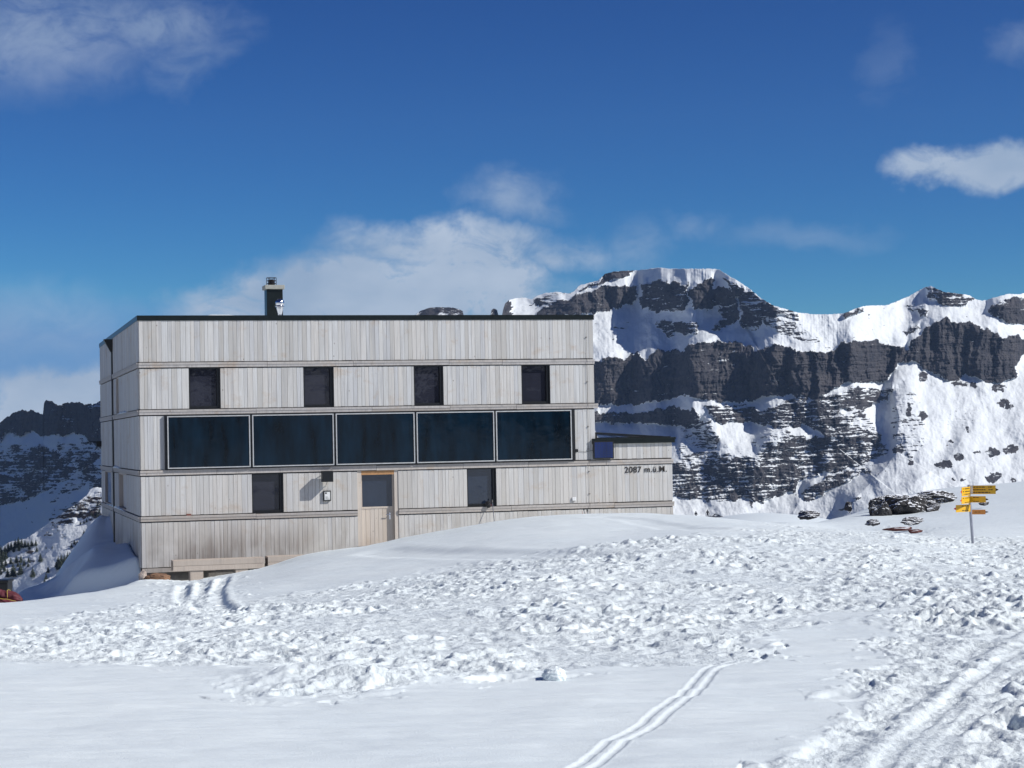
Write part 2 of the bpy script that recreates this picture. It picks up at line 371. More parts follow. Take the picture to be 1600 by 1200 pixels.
mountain("mountain", M_MTN, cols, SKY_R, BOT_R, 2400., REG_R, SPUR_R, 560, tilt_r, 1.0, 3, spots=SPOT_R, relief=relief_r)

SKY_L = [(-400, 700), (-120, 690), (-40, 668), (0, 660), (10, 652), (25, 643), (38, 640), (44, 643), (48, 640), (58, 644), (67, 648), (69, 628), (72, 625), (80, 627), (92, 634), (105, 629), (125, 628), (132, 633), (138, 630), (145, 632),
 (158, 626), (166, 620), (178, 590), (195, 545), (215, 520), (300, 508), (420, 512), (600, 530), (700, 600)]  # last stretch: unseen rise behind the hut, added to shade the left face
REG_L = [([(-400, 690), (0, 655), (10, 648), (40, 632), (66, 640), (70, 618), (160, 618), (200, 520), (600, 500), (600, 600), (200, 700), (160, 700), (140, 690), (120, 676), (100, 682), (85, 678), (70, 680), (50, 674), (30, 682), (10, 672), (0, 690), (-400, 720)], .88),
 ([(30, 712), (60, 690), (80, 700), (100, 706), (150, 703), (160, 708), (145, 725), (110, 745), (95, 752), (80, 762), (40, 782), (-40, 800), (-40, 745), (30, 740)], .60), ([(-40, 690), (40, 690), (60, 720), (20, 760), (-40, 760)], .38), ([(90, 690), (160, 690), (160, 740), (110, 770), (70, 790)], .36),
 ([(75, 815), (80, 795), (120, 780), (140, 770), (120, 790)], .4), ([(140, 748), (200, 740), (200, 765), (140, 765)], .7)]
def relief_l(PX, PY):
    return -30*sstep(PX, 60, 76)*(1-sstep(PX, 84, 106))*(1-sstep(PY, 660, 710))
mountain("left_mountain", M_MTNL, np.concatenate([np.arange(-400, -20, 4), np.arange(-20, 175, .8), np.arange(175, 700, 4)]), SKY_L,
         [(-400, 905), (0, 890), (160, 830), (700, 830)], 2500., REG_L, [([(64, 690), (40, 740), (-40, 800)], 25, 30), ([(150, 700), (100, 760), (40, 830)], 25, 40)], 330,
         lambda c: -1.3*(c+20)*.0-250*np.clip((c-0)/160, -2, 2.2), 1.2, 41, mslope=(.72, 2.8), relief=relief_l, sv=.07)

SKY_S = [(-500, 930), (-100, 885), (0, 857), (14, 847), (40, 842), (73, 820), (95, 803), (119, 787), (135, 774), (142, 764), (150, 761), (160, 762), (220, 745), (320, 720), (500, 720)]
REG_S = [([(90, 800), (160, 760), (165, 800), (120, 812), (70, 840)], .50), ([(60, 830), (110, 812), (130, 830), (90, 850)], .34), ([(135, 800), (165, 790), (165, 850), (140, 850)], .34), ([(70, 822), (100, 800), (135, 775), (150, 785), (140, 800), (110, 825), (75, 840)], .42), ([(140, 785), (165, 780), (165, 810), (145, 812)], .46), ([(-10, 860), (60, 850), (50, 880), (-10, 900)], .36), ([(95, 850), (125, 840), (120, 870), (70, 925), (60, 915)], .36)]
def tilt_s(c): return -50*np.clip((c-20)/160, -2, 2)
hill_surf = mountain("hillside", M_MTNL, np.concatenate([np.arange(-500, -20, 5), np.arange(-20, 170, .8), np.arange(170, 500, 5)]), SKY_S, [(-500, 990), (0, 985), (500, 960)], 900., REG_S,
         [([(100, 830), (60, 880), (20, 960)], 10, 20)], 260, tilt_s, .7, 77, mslope=(.55, 1.6))

# hills behind and beside the viewpoint, what the window panes mirror
def back_hills():
    az = np.radians(np.arange(55, 305, .5)); rr = np.linspace(0, 1, 60)[:, None]
    A = np.repeat(az[None], 60, 0); R = 900+2600*np.repeat(rr, len(az), 1)
    X = R*np.sin(A); Y = R*np.cos(A)
    edge = sstep(A, math.radians(55), math.radians(75))*(1-sstep(A, math.radians(285), math.radians(305)))
    Z = -70+edge*np.repeat(rr, len(az), 1)**1.1*(470+210*ridged(X*.0016, Y*.0016, 5, 5))+26*fbm(X*.006, Y*.006, 5, 9)
    g = fbm(X*.006, Y*.006, 5, 12)+.5*ridged(X*.002, Y*.002, 4, 5)
    P = np.stack([X, Y, Z], -1)
    o = grid_mesh("hills", P, M_MTN, {'rock': np.clip(.5+.8*(g-.22), 0, 1)}); o['kind'] = 'structure'
back_hills()

# ------------------------------------------------------------------ the snow field around the hut
G_PIX = [(-300, 1200, 8.8), (100, 1200, 8.8), (500, 1200, 8.8), (800, 1200, 8.8), (1100, 1200, 8.8), (1400, 1200, 8.8), (1700, 1200, 8.8), (2000, 1200, 8.8),
 (-300, 1045, 13.2), (0, 1040, 13.3), (400, 1045, 13.1), (800, 1050, 13), (1170, 1025, 14), (1450, 1035, 13.5), (1700, 1030, 13.5),
 (-300, 995, 17.5), (0, 990, 18), (400, 980, 18), (800, 960, 19), (1200, 940, 20), (1600, 930, 20), (1900, 935, 20),
 (0, 965, 25), (-300, 975, 26), (150, 957, 24.5), (0, 946, 36), (20, 943, 42), (-200, 950, 40), (120, 928, 41), (215, 908, 48), (245, 935, 33), (300, 925, 36.5), (262, 908, 47.5), (470, 873, 46.5),
 (560, 858, 48.6), (620, 846, 49.0), (700, 829, 48.4), (800, 812, 48), (900, 803, 47), (1000, 801, 46), (1100, 808, 46), (1200, 818, 45),
 (500, 890, 37), (500, 930, 26.5), (600, 870, 39), (700, 890, 31), (700, 860, 38), (800, 860, 34.5), (800, 900, 25.5), (950, 850, 34), (1000, 820, 41), (900, 830, 39.5), (1100, 850, 30.5), (1200, 870, 27.5), (1300, 835, 36), (1250, 822, 42),
 (1400, 860, 30), (1400, 838, 37), (1520, 851, 40), (1520, 866, 32), (1520, 845, 43.5), (1700, 855, 38), (1900, 860, 38),
 (1450, 832, 60), (1600, 832, 58), (1800, 830, 60), (1600, 800, 80), (1600, 756, 118), (1800, 720, 125), (1480, 800, 85), (1400, 802, 90), (1350, 803, 90), (1300, 816, 82), (1230, 822, 72), (1450, 768, 112), (1380, 785, 108),
 (195, 892, 52.5), (178, 858, 57), (165, 852, 60), (159, 837, 60.5), (147, 851, 59), (134, 864, 58), (111, 886, 57), (79, 907, 56), (47, 921, 55), (30, 927, 54), (36, 941, 52), (95, 937, 51), (142, 932, 50.6), (182, 924, 50.2), (208, 912, 49.8),
 (60, 943, 47), (150, 902, 52.5), (120, 916, 52), (228, 904, 50.2), (250, 903, 50.3), (300, 903, 50.3), (350, 897, 50.6), (413, 889, 50.8), (300, 907, 48.8), (380, 895, 48.8), (320, 906, 47.3), (375, 895, 46.8), (425, 886, 46.6), (470, 872, 50.6), (540, 861, 50.3)]
G_XYZ = [(-15.5, 62, -5.4), (-16.5, 70, -9), (-15, 58, -5.6), (-24, 60, -9.5), (-20, 55, -7.2), (-14, 66, -5.5), (-30, 75, -16), (-8, 60, -3.9), (-4, 64, -3.9), (-5, 55, -3.6), (-8, 53, -3.6), (4, 56, -3.3), (-9, 70, -5.0), (0, 70, -4.6), (6, 62, -3.6), (10, 65, -4.3),
 (-20, 120, -22), (0, 120, -12), (12, 110, -8.5), (18, 130, -9.5), (30, 150, -9), (45, 170, -9), (-60, 200, -70), (-20, 200, -35), (0, 200, -22), (20, 200, -13), (50, 250, -16),
 (30, 300, -14.8), (43, 430, -19.8), (80, 400, -22), (-100, 400, -120), (0, 400, -45), (0, 700, -75), (70, 700, -50), (200, 700, -60), (-200, 700, -150), (-280, 1000, -190), (0, 1000, -110), (100, 1000, -90), (300, 1000, -90), (-400, 1500, -240), (0, 1500, -150), (450, 1500, -130)]
gp = np.array([pix(*p) for p in G_PIX]+[np.array(p, float) for p in G_XYZ])
KS = 3.2
def wfun(y): return np.maximum(y, 0)+5.
_q = np.stack([gp[:, 0]/wfun(gp[:, 1])*KS, np.log(wfun(gp[:, 1]))], 1); _g = gp[:, 2]/wfun(gp[:, 1])
def _tp(r2): return np.where(r2 > 1e-12, .5*r2*np.log(np.maximum(r2, 1e-12)), 0)
_n = len(_q); _A = np.zeros((_n+3, _n+3)); _d2 = ((_q[:, None]-_q[None])**2).sum(-1)
_A[:_n, :_n] = _tp(_d2)+np.eye(_n)*1e-7; _A[:_n, _n] = 1; _A[:_n, _n+1:] = _q; _A[_n, :_n] = 1; _A[_n+1:, :_n] = _q.T
_w = np.linalg.solve(_A, np.concatenate([_g, [0, 0, 0]]))
def ground_base(X, Y):
    X = np.asarray(X, float); Y = np.asarray(Y, float); w = wfun(Y)
    s = X/w; s = .36*np.tanh(s/.36*.0+0)+np.clip(s, -.36, .40) if True else s
    a = (s*KS).ravel(); b = np.log(np.clip(w, 13.0, 1500)).ravel(); out = np.empty_like(a)
    for i in range(0, len(a), 60000):
        aa = a[i:i+60000]; bb = b[i:i+60000]
        r2 = (aa[:, None]-_q[None, :, 0])**2+(bb[:, None]-_q[None, :, 1])**2
        out[i:i+60000] = _tp(r2)@_w[:_n]+_w[_n]+aa*_w[_n+1]+bb*_w[_n+2]
    w2 = np.maximum(w, 13.0)
    return out.reshape(X.shape)*w2
TR_MAIN = [(-400, 1010), (0, 1002), (20, 990), (120, 966), (245, 938), (262, 925), (272, 908), (350, 903), (338, 925), (350, 945), (430, 932), (540, 917), (690, 892), (720, 880), (850, 870), (950, 852), (1100, 842), (1190, 830), (1250, 823), (1330, 830), (1420, 838),
 (1900, 846), (1900, 905), (1600, 900), (1480, 918), (1420, 948), (1300, 955), (1240, 985), (1185, 1008), (1165, 1030), (1060, 1034), (900, 1044), (800, 1050), (700, 1055), (650, 1062), (560, 1072), (420, 1086), (345, 1090), (330, 1082),
 (430, 1074), (520, 1058), (440, 1046), (180, 1045), (0, 1040), (-400, 1045)]
TR_RIGHT = [(1215, 1200), (1180, 1260), (1900, 1300), (1900, 860), (1600, 860), (1500, 885), (1440, 925), (1400, 955), (1385, 1010), (1340, 1070), (1320, 1110), (1285, 1140)]
def footprints(X, Y, cell, seed, r0, ani=1.7, dens=.82):
    """pits with raised rims, one or none per jittered cell, turned at random"""
    ix = np.floor(X/cell); iy = np.floor(Y/cell); h = np.zeros_like(X)
    for dx in (-1, 0, 1):
        for dy in (-1, 0, 1):
            cx = ix+dx; cy = iy+dy
            ox = (cx+.15+.7*_hash(cx, cy, seed))*cell; oy = (cy+.15+.7*_hash(cx, cy, seed+1))*cell
            an = _hash(cx, cy, seed+2)*np.pi*.9-.2; on = _hash(cx, cy, seed+3); dep = .35+.65*_hash(cx, cy, seed+4)
            ex = X-ox; ey = Y-oy; ca = np.cos(an); sa = np.sin(an)
            a = (ex*ca+ey*sa)/(r0*ani); b = (-ex*sa+ey*ca)/r0
            d = np.sqrt(a*a+b*b+.5*(a*a)*(b*b))
            h += np.where(on < dens, dep*(-(1-sstep(d, .45, 1.05))+.55*np.exp(-((d-1.25)/.30)**2)), 0)
    return h
def track_profile(PX, PY, pl, X, Y, wid, gap, depth):
    """grooves along a polyline that is given in photo pixels and laid on the ground in metres"""
    pts = []
    for (a, b) in pl:
        d = cF+(a-800)/FPX*cR-(b-600)/FPX*cU
        # march to the ground
        yy = np.linspace(6, 90, 900); xx = d[0]/d[1]*yy; zz = d[2]/d[1]*yy; g = ground_base(xx, yy)
        k = np.argmax(zz < g); k = k if k > 0 else 0
        pts.append((xx[k], yy[k]))
    dense = []
    for i in range(len(pts)-1):
        for t in np.linspace(0, 1, 6, endpoint=False):
            p0 = pts[max(i-1, 0)]; p1 = pts[i]; p2 = pts[i+1]; p3 = pts[min(i+2, len(pts)-1)]
            dense.append(tuple(.5*((2*p1[j])+(-p0[j]+p2[j])*t+(2*p0[j]-5*p1[j]+4*p2[j]-p3[j])*t*t+(-p0[j]+3*p1[j]-3*p2[j]+p3[j])*t**3) for j in (0, 1)))
    dense.append(pts[-1])
    xs = [p[0] for p in dense]; ys = [p[1] for p in dense]; M = 1.0
    sel = (X > min(xs)-M) & (X < max(xs)+M) & (Y > min(ys)-M) & (Y < max(ys)+M)
    out = np.zeros_like(X); soft = np.zeros_like(X)
    d, s = polydist(X[sel], Y[sel], dense); sdv = d*np.sign(s)
    wob = .010*vnoise(X[sel]*1.1, Y[sel]*1.1, 5)
    h = np.zeros_like(d)
    for c in gap:
        q = (sdv-c+wob)/wid
        h += -depth*np.exp(-q**4)+.14*depth*np.exp(-((np.abs(q)-1.6)/.45)**2)
    out[sel] = h; soft[sel] = np.exp(-(d/(abs(gap[0])+2.2*wid))**4)
    return out, soft
def build_ground():
    s = np.concatenate([-np.geomspace(.36, 14, 60)[::-1], np.linspace(-.345, .345, 1300), np.geomspace(.36, 14, 60)])
    yr = np.concatenate([-np.geomspace(1, 1400, 30)[::-1], np.linspace(0, 6.4, 24), np.geomspace(6.6, 62, 1350), np.geomspace(62.5, 130, 110), np.geomspace(133, 1500, 60)])
    Y = np.repeat(yr[:, None], len(s), 1); X = s[None]*(np.abs(Y)+5.)
    H = ground_base(X, Y)
    P = np.stack([X, Y, H], -1); PX, PY = proj(P)
    vis = (Y > 6) & (Y < 66)
    PX = np.where(vis, PX, -9999); PY = np.where(vis, PY, -9999)
    near = (Y > 6) & (Y < 130) & (np.abs(X/(Y+5)) < .35)
    Xn = X[near]; Yn = Y[near]; px = PX[near]; py = PY[near]
    # mask edges wander in metres
    e1 = fbm(Xn*.9, Yn*.55, 4, 61); e2 = fbm(Xn*.9+31, Yn*.55, 4, 62)
    sc = 3006/(Yn+1)*.30
    wx = px+e1*sc*1.3; wy = py+e2*sc*.30
    mt = inpoly(wx, wy, TR_MAIN).astype(float); mr = inpoly(wx, wy, TR_RIGHT).astype(float)
    M1 = np.zeros_like(X); M1[near] = mt; M2 = np.zeros_like(X); M2[near] = mr
    M1 = blur(blur(M1, 3, 0), 3, 1)[near]; M2 = blur(blur(M2, 4, 0), 4, 1)[near]
    tr = np.maximum(M1, M2)
    W0 = np.zeros_like(X); W0[near] = np.maximum(mt, mr)
    for k_ in (22, 22): W0 = blur(blur(W0, k_, 0), k_*2, 1)
    dn = W0[near]*.95+.35*(W0[near] > .03)*fbm(Xn*1.1, Yn*.8, 3, 63)*(1-W0[near]); hard_ = sstep(W0[near], .25, .8)
    tr = tr*.5+.5*hard_
    patch = .32+.68*sstep(fbm(Xn*.55, Yn*.35, 4, 70), -.42, .30)
    n1_ = .045*fbm(Xn*5, Yn*5, 4, 64, .6); n2_ = .045*fbm(Xn*5+9, Yn*5+4, 4, 65, .6)
    f1 = footprints(Xn+n1_, Yn+n2_, .46, 100, .125, 1.8, dn); f2 = footprints(Xn+5.3+n1_, Yn+2.1+n2_, .31, 200, .085, 1.5, dn*.85); f3 = footprints(Xn+1.3+n2_, Yn+7.7+n1_, .17, 300, .05, 1.3, dn*.8)
    f4 = footprints(Xn+3.3+2*n1_, Yn+4.7+2*n2_, .95, 350, .22, 1.6, dn*.7)
    rough = fbm(Xn*4.2, Yn*3.2, 5, 110, .6)
    big = fbm(Xn*1.2, Yn*.9, 4, 120)
    disp = patch*(.040*f1+.027*f2+.013*f3+.026*f4)+tr*patch*(.022*rough+.03*big+.022*ridged(Xn*.7+.5*e1, Yn*1.9, 4, 66))+M2*.022*rough-.02*tr
    # stray prints on the smooth snow
    stray = footprints(Xn+9.1, Yn+3.3, 1.3, 500, .09, 1.8)
    smask = sstep(fbm(Xn*.22, Yn*.18, 3, 130), .12, .4)*sstep(Xn, 1.5, 3.5)*(1-sstep(Yn, 16, 20))
    disp += (1-tr)*smask*.03*stray
    # smooth snow: faint wind forms
    disp += (1-tr)*(.022*fbm(Xn*.5+.2*Yn, Yn*.8, 4, 140)+.011*fbm(Xn*1.3+.6*Yn, Yn*4, 4, 150)+.010*sstep(Yn, 22, 30)*ridged(Xn*.5+.3*Yn, Yn*1.1, 3, 151))
    disp += .05*fbm(Xn*.16, Yn*.13, 3, 160)*sstep(Yn, 14, 30)
    fade = (1-sstep(Yn, 60, 120)*.6)*sstep(Yn, 6, 7)
    disp *= fade
    tracks = [([(1052, 1056), (1000, 1096), (940, 1150), (880, 1205), (850, 1230)], .24, (0,), .007), ([(1168, 1030), (1138, 1036), (1112, 1048), (1088, 1072), (1060, 1097), (1010, 1133), (960, 1163), (905, 1200), (860, 1225)], .022, (-.042, .048), .009),
              ([(1620, 978), (1560, 1012), (1500, 1058), (1440, 1105), (1390, 1145), (1320, 1205), (1290, 1230)], .11, (-.16, .18), .020),
              ([(1640, 1010), (1570, 1040), (1490, 1115), (1440, 1160), (1400, 1215)], .05, (-.10, .12), .014)]
    for pl, wid, gap, dep in tracks:
        o, sf = track_profile(px, py, pl, Xn, Yn, wid, gap, dep)
        disp = disp*(1-.45*sf*tr)+o*(.85+.6*tr*fbm(Xn*1.8, Yn*1.8, 4, 171))
    # three trodden grooves leading to the bench
    for pl in ([(287, 915), (284, 930), (300, 945)], [(320, 910), (312, 930), (318, 948), (340, 958)], [(350, 905), (338, 925), (345, 945), (370, 955)]):
        o, sf = track_profile(px, py, pl, Xn, Yn, .13, (0,), .065); disp += o*sstep(-Yn, -47.5, -46)
    # hummock left of centre
    for (a, b, yy, r, hh) in ((545, 1062, 12.6, .32, .085), (470, 1078, 12.2, .3, .045), (960, 868, 29, .8, .06), (1020, 858, 32, .9, .07), (1460, 975, 17, .5, .06)):
        c = pix(a, b, yy); d2 = ((Xn-c[0])/(r*1.7))**2+((Yn-c[1])/r)**2
        disp += hh*np.exp(-d2)*(1+.5*rough)
    # wind-scooped furrow along the foot of the mound and a step on its crest
    for pl, dd, ww in (([(590, 862), (650, 866), (750, 867), (850, 868), (950, 868)], .06, .5), ([(940, 806), (1000, 812), (1060, 822), (1110, 826)], .035, .35), ([(330, 905), (430, 893)], .0, .3)):
        o, sf = track_profile(px, py, pl, Xn, Yn, ww, (0,), dd); disp += o
    # the drift against the left wall: a rounded lobe by the corner and a horn further back
    ca_, sa_ = math.cos(0.27908), math.sin(0.27908)
    la_ = (Xn+9.687)*ca_+(Yn-50)*sa_; lb_ = -(Xn+9.687)*sa_+(Yn-50)*ca_
    w1 = .25*fbm(Xn*.7, Yn*.5, 3, 181)
    disp += .62*sstep(lb_-.66*np.maximum(-la_, 0), .15, .65)*(1-sstep(lb_+w1, 3.2, 5.5))*(1-sstep(-la_+w1, 1.0, 2.5))*sstep(-la_, -.3, .12)
    disp += .16*np.exp(-((lb_-2.8)/.9)**2-((la_+1.0)/.45)**2)-.10*np.exp(-((lb_-2.6)/.9)**2-((la_+1.9)/.4)**2)
    disp += .95*np.exp(-np.abs((lb_-10.6)/1.6)**1.6)*np.exp(-np.abs(la_/.75)**1.2)
    # scour hollow at the front corner and under the benches
    disp -= .14*np.exp(-((la_-.4)/1.3)**2-((lb_+.5)/.6)**2)
    H[near] += disp
    P[..., 2] = H
    T = np.zeros_like(X); T[near] = tr
    gob = grid_mesh("snow_ground", P, M_SNOW, {'tread': T}); gob['kind'] = 'structure'
    return gob
build_ground()
def ground_at(x, y): return float(ground_base(np.array([x]), np.array([y]))[0])

# ================================================================== OBJECTS
def tag(o, label=None, cat=None, group=None, kind=None):
    if label: o['label'] = label
    if cat: o['category'] = cat
    if group: o['group'] = group
    if kind: o['kind'] = kind
    return o
def empty(name, loc=(0, 0, 0), rz=0.):
    o = bpy.data.objects.new(name, None); COL.objects.link(o); o.location = loc; o.rotation_euler = (0, 0, rz); o.empty_display_size = .2
    return o
class MB:
    """collects solids into one mesh; tone = a random value per piece for the wood grain to vary by"""
    def __init__(s): s.v = []; s.f = []; s.t = []; s.m = []
    def solid(s, vs, fs, tone=None, mi=0):
        k = len(s.v); s.v += [tuple(v) for v in vs]; tone = random.random() if tone is None else tone
        for f in fs: s.f.append(tuple(i+k for i in f)); s.t.append(tone); s.m.append(mi)
    def box(s, x0, x1, y0, y1, z0, z1, tone=None, mi=0, rot=None, piv=None):
        vs = [(x, y, z) for z in (z0, z1) for y in (y0, y1) for x in (x0, x1)]
        if rot is not None:
            p = Vector(piv if piv else ((x0+x1)/2, (y0+y1)/2, (z0+z1)/2)); vs = [tuple(rot@(Vector(v)-p)+p) for v in vs]
        s.solid(vs, [(0, 2, 3, 1), (4, 5, 7, 6), (0, 1, 5, 4), (2, 6, 7, 3), (0, 4, 6, 2), (1, 3, 7, 5)], tone, mi)
    def tube(s, pts, r, n=10, tone=None, mi=0, r2=None):
        pts = [Vector(p) for p in pts]; vs = []; fs = []; N = len(pts)
        for i, p in enumerate(pts):
            d = (pts[min(i+1, N-1)]-pts[max(i-1, 0)]).normalized()
            a = d.orthogonal().normalized() if abs(d.z) > .9 else d.cross(Vector((0, 0, 1))).normalized()
            b = d.cross(a); rr = r if r2 is None else r+(r2-r)*i/(N-1)
            vs += [p+a*rr*math.cos(q*2*math.pi/n)+b*rr*math.sin(q*2*math.pi/n) for q in range(n)]
        for i in range(N-1):
            for q in range(n): fs.append((i*n+q, i*n+(q+1) % n, (i+1)*n+(q+1) % n, (i+1)*n+q))
        fs += [tuple(range(n))[::-1], tuple(range((N-1)*n, N*n))]
        s.solid(vs, fs, tone, mi)
    def lathe(s, c, prof, n=16, tone=None, mi=0):
        vs = []; fs = []
        for (r, z) in prof: vs += [(c[0]+r*math.cos(q*2*math.pi/n), c[1]+r*math.sin(q*2*math.pi/n), c[2]+z) for q in range(n)]
        for i in range(len(prof)-1):
            for q in range(n): fs.append((i*n+q, i*n+(q+1) % n, (i+1)*n+(q+1) % n, (i+1)*n+q))
        fs += [tuple(range(n))[::-1], tuple(range((len(prof)-1)*n, len(prof)*n))]
        s.solid(vs, fs, tone, mi)
    def build(s, name, mats, parent=None, smooth=False, bevel=0.):
        me = bpy.data.meshes.new(name); me.from_pydata(s.v, [], s.f); me.update()
        a = me.attributes.new('tone', 'FLOAT', 'FACE'); a.data.foreach_set('value', s.t)
        mats = mats if isinstance(mats, (list, tuple)) else [mats]
        for m in mats: me.materials.append(m)
        me.polygons.foreach_set('material_index', s.m)
        bm = bmesh.new(); bm.from_mesh(me); bmesh.ops.recalc_face_normals(bm, faces=bm.faces); bm.to_mesh(me); bm.free()
        if smooth: me.polygons.foreach_set('use_smooth', [True]*len(me.polygons))
        o = bpy.data.objects.new(name, me); COL.objects.link(o)
        if parent: o.parent = parent
        if bevel:
            b = o.modifiers.new('bevel', 'BEVEL'); b.width = bevel; b.segments = 2; b.limit_method = 'ANGLE'
        return o

def wood_material(name, base, warm=.0, stain=0.95):
    m, t, b = material(name)
    co = t.node('ShaderNodeTexCoord').outputs['Object']
    at = t.node('ShaderNodeAttribute'); at.attribute_name = 'tone'; tone = at.outputs['Fac']
    off = t.node('ShaderNodeCombineXYZ'); t.set(off.inputs[0], t.math('MULTIPLY', tone, 37.)); t.set(off.inputs[2], t.math('MULTIPLY', tone, 91.))
    v = t.vmath('ADD', co, off.outputs[0])
    grain = t.noise(t.mapping(v, scale=(30, 30, 1.3)), 1., 6, .65, .6)
    streak = t.noise(t.mapping(v, scale=(9, 9, .55)), 1., 5, .6)
    g = base
    c1 = t.ramp(tone, [(0., (g[0]*.84, g[1]*.82, g[2]*.80)), (.12, (g[0]*.90, g[1]*.87, g[2]*.83)), (.3, g), (.55, (min(1, g[0]*1.07), g[1]*1.03, g[2]*.99)), (.8, tuple(min(1, 1.10*q) for q in g)), (1., (g[0]*.92, g[1]*.93, g[2]*.96))])
    c2 = t.mix(t.maprange(grain, .3, .75, 0, .42), c1, (g[0]*.62, g[1]*.56, g[2]*.50), 'MIX')
    c3 = t.mix(t.maprange(streak, .48, .76, 0, .62), c2, (g[0]*.60, g[1]*.60, g[2]*.62), 'MIX')
    # knots
    vo = t.node('ShaderNodeTexVoronoi', feature='F1'); t.set(vo.inputs['Vector'], t.mapping(v, scale=(5.5, 5.5, 3.4))); vo.inputs['Scale'].default_value = 1.; vo.inputs['Randomness'].default_value = 1
    sel = t.node('ShaderNodeSeparateColor'); t.set(sel.inputs[0], vo.outputs['Color'])
    kn = t.math('MULTIPLY', t.maprange(vo.outputs['Distance'], .035, .10, 1, 0), t.maprange(sel.outputs[0], .62, .66))
    c4 = t.mix(t.math('MULTIPLY', kn, .75), c3, (.10, .065, .045))
    # weather stains: rusty drips on the upper boards, grey rot near the snow
    sz = t.node('ShaderNodeSeparateXYZ'); t.set(sz.inputs[0], co)
    st = t.noise(t.mapping(co, scale=(1.1, 1.1, 1.6)), 1., 6, .7, .3)
    c5 = t.mix(t.math('MULTIPLY', t.maprange(st, .54, .70), .42), c4, (.42, .30, .19))
    low = t.math('MULTIPLY', t.maprange(sz.outputs[2], 1.7, .55), t.maprange(t.noise(t.mapping(co, scale=(.8, .8, .5)), 1., 4, .6), .36, .62))
    c6 = t.mix(t.math('MULTIPLY', t.math('MULTIPLY', low, t.maprange(streak, .3, .6, .35, 1)), stain), c5, (.17, .145, .13))
    lw = t.mix(t.maprange(sz.outputs[2], 4.2, .8, 0, .30), c6, (g[0]*.97, g[1]*.88, g[2]*.80))
    t.set(b.inputs['Base Color'], lw)
    b.inputs['Roughness'].default_value = .72; b.inputs['Specular IOR Level'].default_value = .25
    t.set(b.inputs['Normal'], t.bump(grain, .35, .004))
    return m
M_WOOD = wood_material("weathered_boards", (.585, .59, .58))
M_LEDGE = wood_material("weathered_ledge", (.47, .45, .43))
M_DOOR = wood_material("door_boards", (.60, .55, .49), stain=.15)
M_BEAM = wood_material("bench_wood", (.50, .45, .40), stain=.2)
M_ORANGE = simple("oiled_larch", (.44, .235, .10), .6, var=.2, scale=20)
M_BLACK = simple("black_metal", (.006, .007, .008), .4)
M_FLASH = simple("dark_green_flashing", (.016, .022, .022), .35, .6, var=.2)
M_GAP = simple("dark_gap", (.03, .028, .026), .9)
M_ALU = simple("pale_aluminium", (.62, .62, .60), .35, .5)
M_STEEL = simple("polished_steel", (.72, .72, .74), .16, 1., var=.04)
M_STONECAP = simple("concrete_cap", (.34, .34, .30), .8, scale=20, bump=.3)
M_CONC = simple("concrete_footing", (.14, .13, .12), .85, scale=6, var=.3, bump=.3)
M_WHITE = simple("white_plastic", (.75, .75, .74), .4)
M_PAPER = simple("white_paper", (.72, .73, .72), .7)
M_INK = simple("brown_black_ink", (.018, .014, .012), .6)
def glass(name, col, rough=.03, spec=.5, vary=.3, wave=0.):
    m, t, b = material(name); co = t.node('ShaderNodeTexCoord').outputs['Object']
    n = t.noise(t.mapping(co, scale=(2.5, 2.5, .5)), 1.2, 4, .6)
    t.set(b.inputs['Base Color'], t.ramp(n, [(.3, tuple(c*(1-vary) for c in col)), (.7, tuple(c*(1+vary) for c in col))]))
    b.inputs['Roughness'].default_value = rough; b.inputs['Specular IOR Level'].default_value = spec
    if wave: t.set(b.inputs['Normal'], t.bump(t.noise(co, 1.7, 3, .5), wave, .02))
    return m
M_PANE = glass("window_glass", (.022, .024, .036), .02, .5, .12, .25)
M_SOLAR = glass("solar_glass", (.002, .010, .020), .06, .22, .7, .15)
M_PANE2 = glass("mirroring_glass", (.018, .028, .050), .02, .75, .12, .5)
M_PV = glass("pv_cells", (.012, .030, .13), .15, .5, .3)

# ------------------------------------------------------------------ the hut
YAW = 0.27908; HC = Vector((-9.687, 50.0, 0)); HZ = 3.5
hut = empty("alpine_hut", (HC.x, HC.y, -HZ), YAW)
tag(hut, "flat-roofed alpine hut clad in pale weathered boards, half sunk in snow", "mountain hut")
_t = np.array([math.cos(YAW), math.sin(YAW), 0]); _nn = np.array([-math.sin(YAW), math.cos(YAW), 0]); _c = np.array([HC.x, HC.y, 0])
def fac(px, py, off=0.):          # where the ray meets the facade plane (off metres in front): along, up
    d = pix(px, py, 1.0); P0 = _c-_nn*off
    k = (P0@_nn)/(d@_nn); q = d*k-_c
    return q@_t, q[2]+HZ
def side(px, py):                 # the same for the left wall: depth, up
    d = pix(px, py, 1.0); k = (_c@_t)/(d@_t); q = d*k-_c
    return q@_nn, q[2]+HZ
WM, WE, DP = 12.44, 14.70, 14.23
TOP, S1, S2, S3, S4, BASE = 6.816, 5.580, 4.347, 2.770, 1.576, .259
LH = .125
def boards(mb, a0, a1, z0, z1, y=0., th=.03, wmin=.085, wmax=.165, axis='x', tone=None, out=-1):
    a = a0
    while a < a1-.01:
        w = random.uniform(wmin, wmax)
        if a1-(a+w) < .07: w = a1-a
        d = th+random.uniform(-.003, .003); tn = random.random() if tone is None else tone*random.random()
        e0, e1 = a+.003, a+w-.003
        dz = random.uniform(-.003, .003)
        if axis == 'x': mb.box(e0, e1, y-d, y, z0+dz, z1+dz*.5, tn)
        else: mb.box(y-d, y, e0, e1, z0+dz, z1+dz*.5, tn)
        a += w
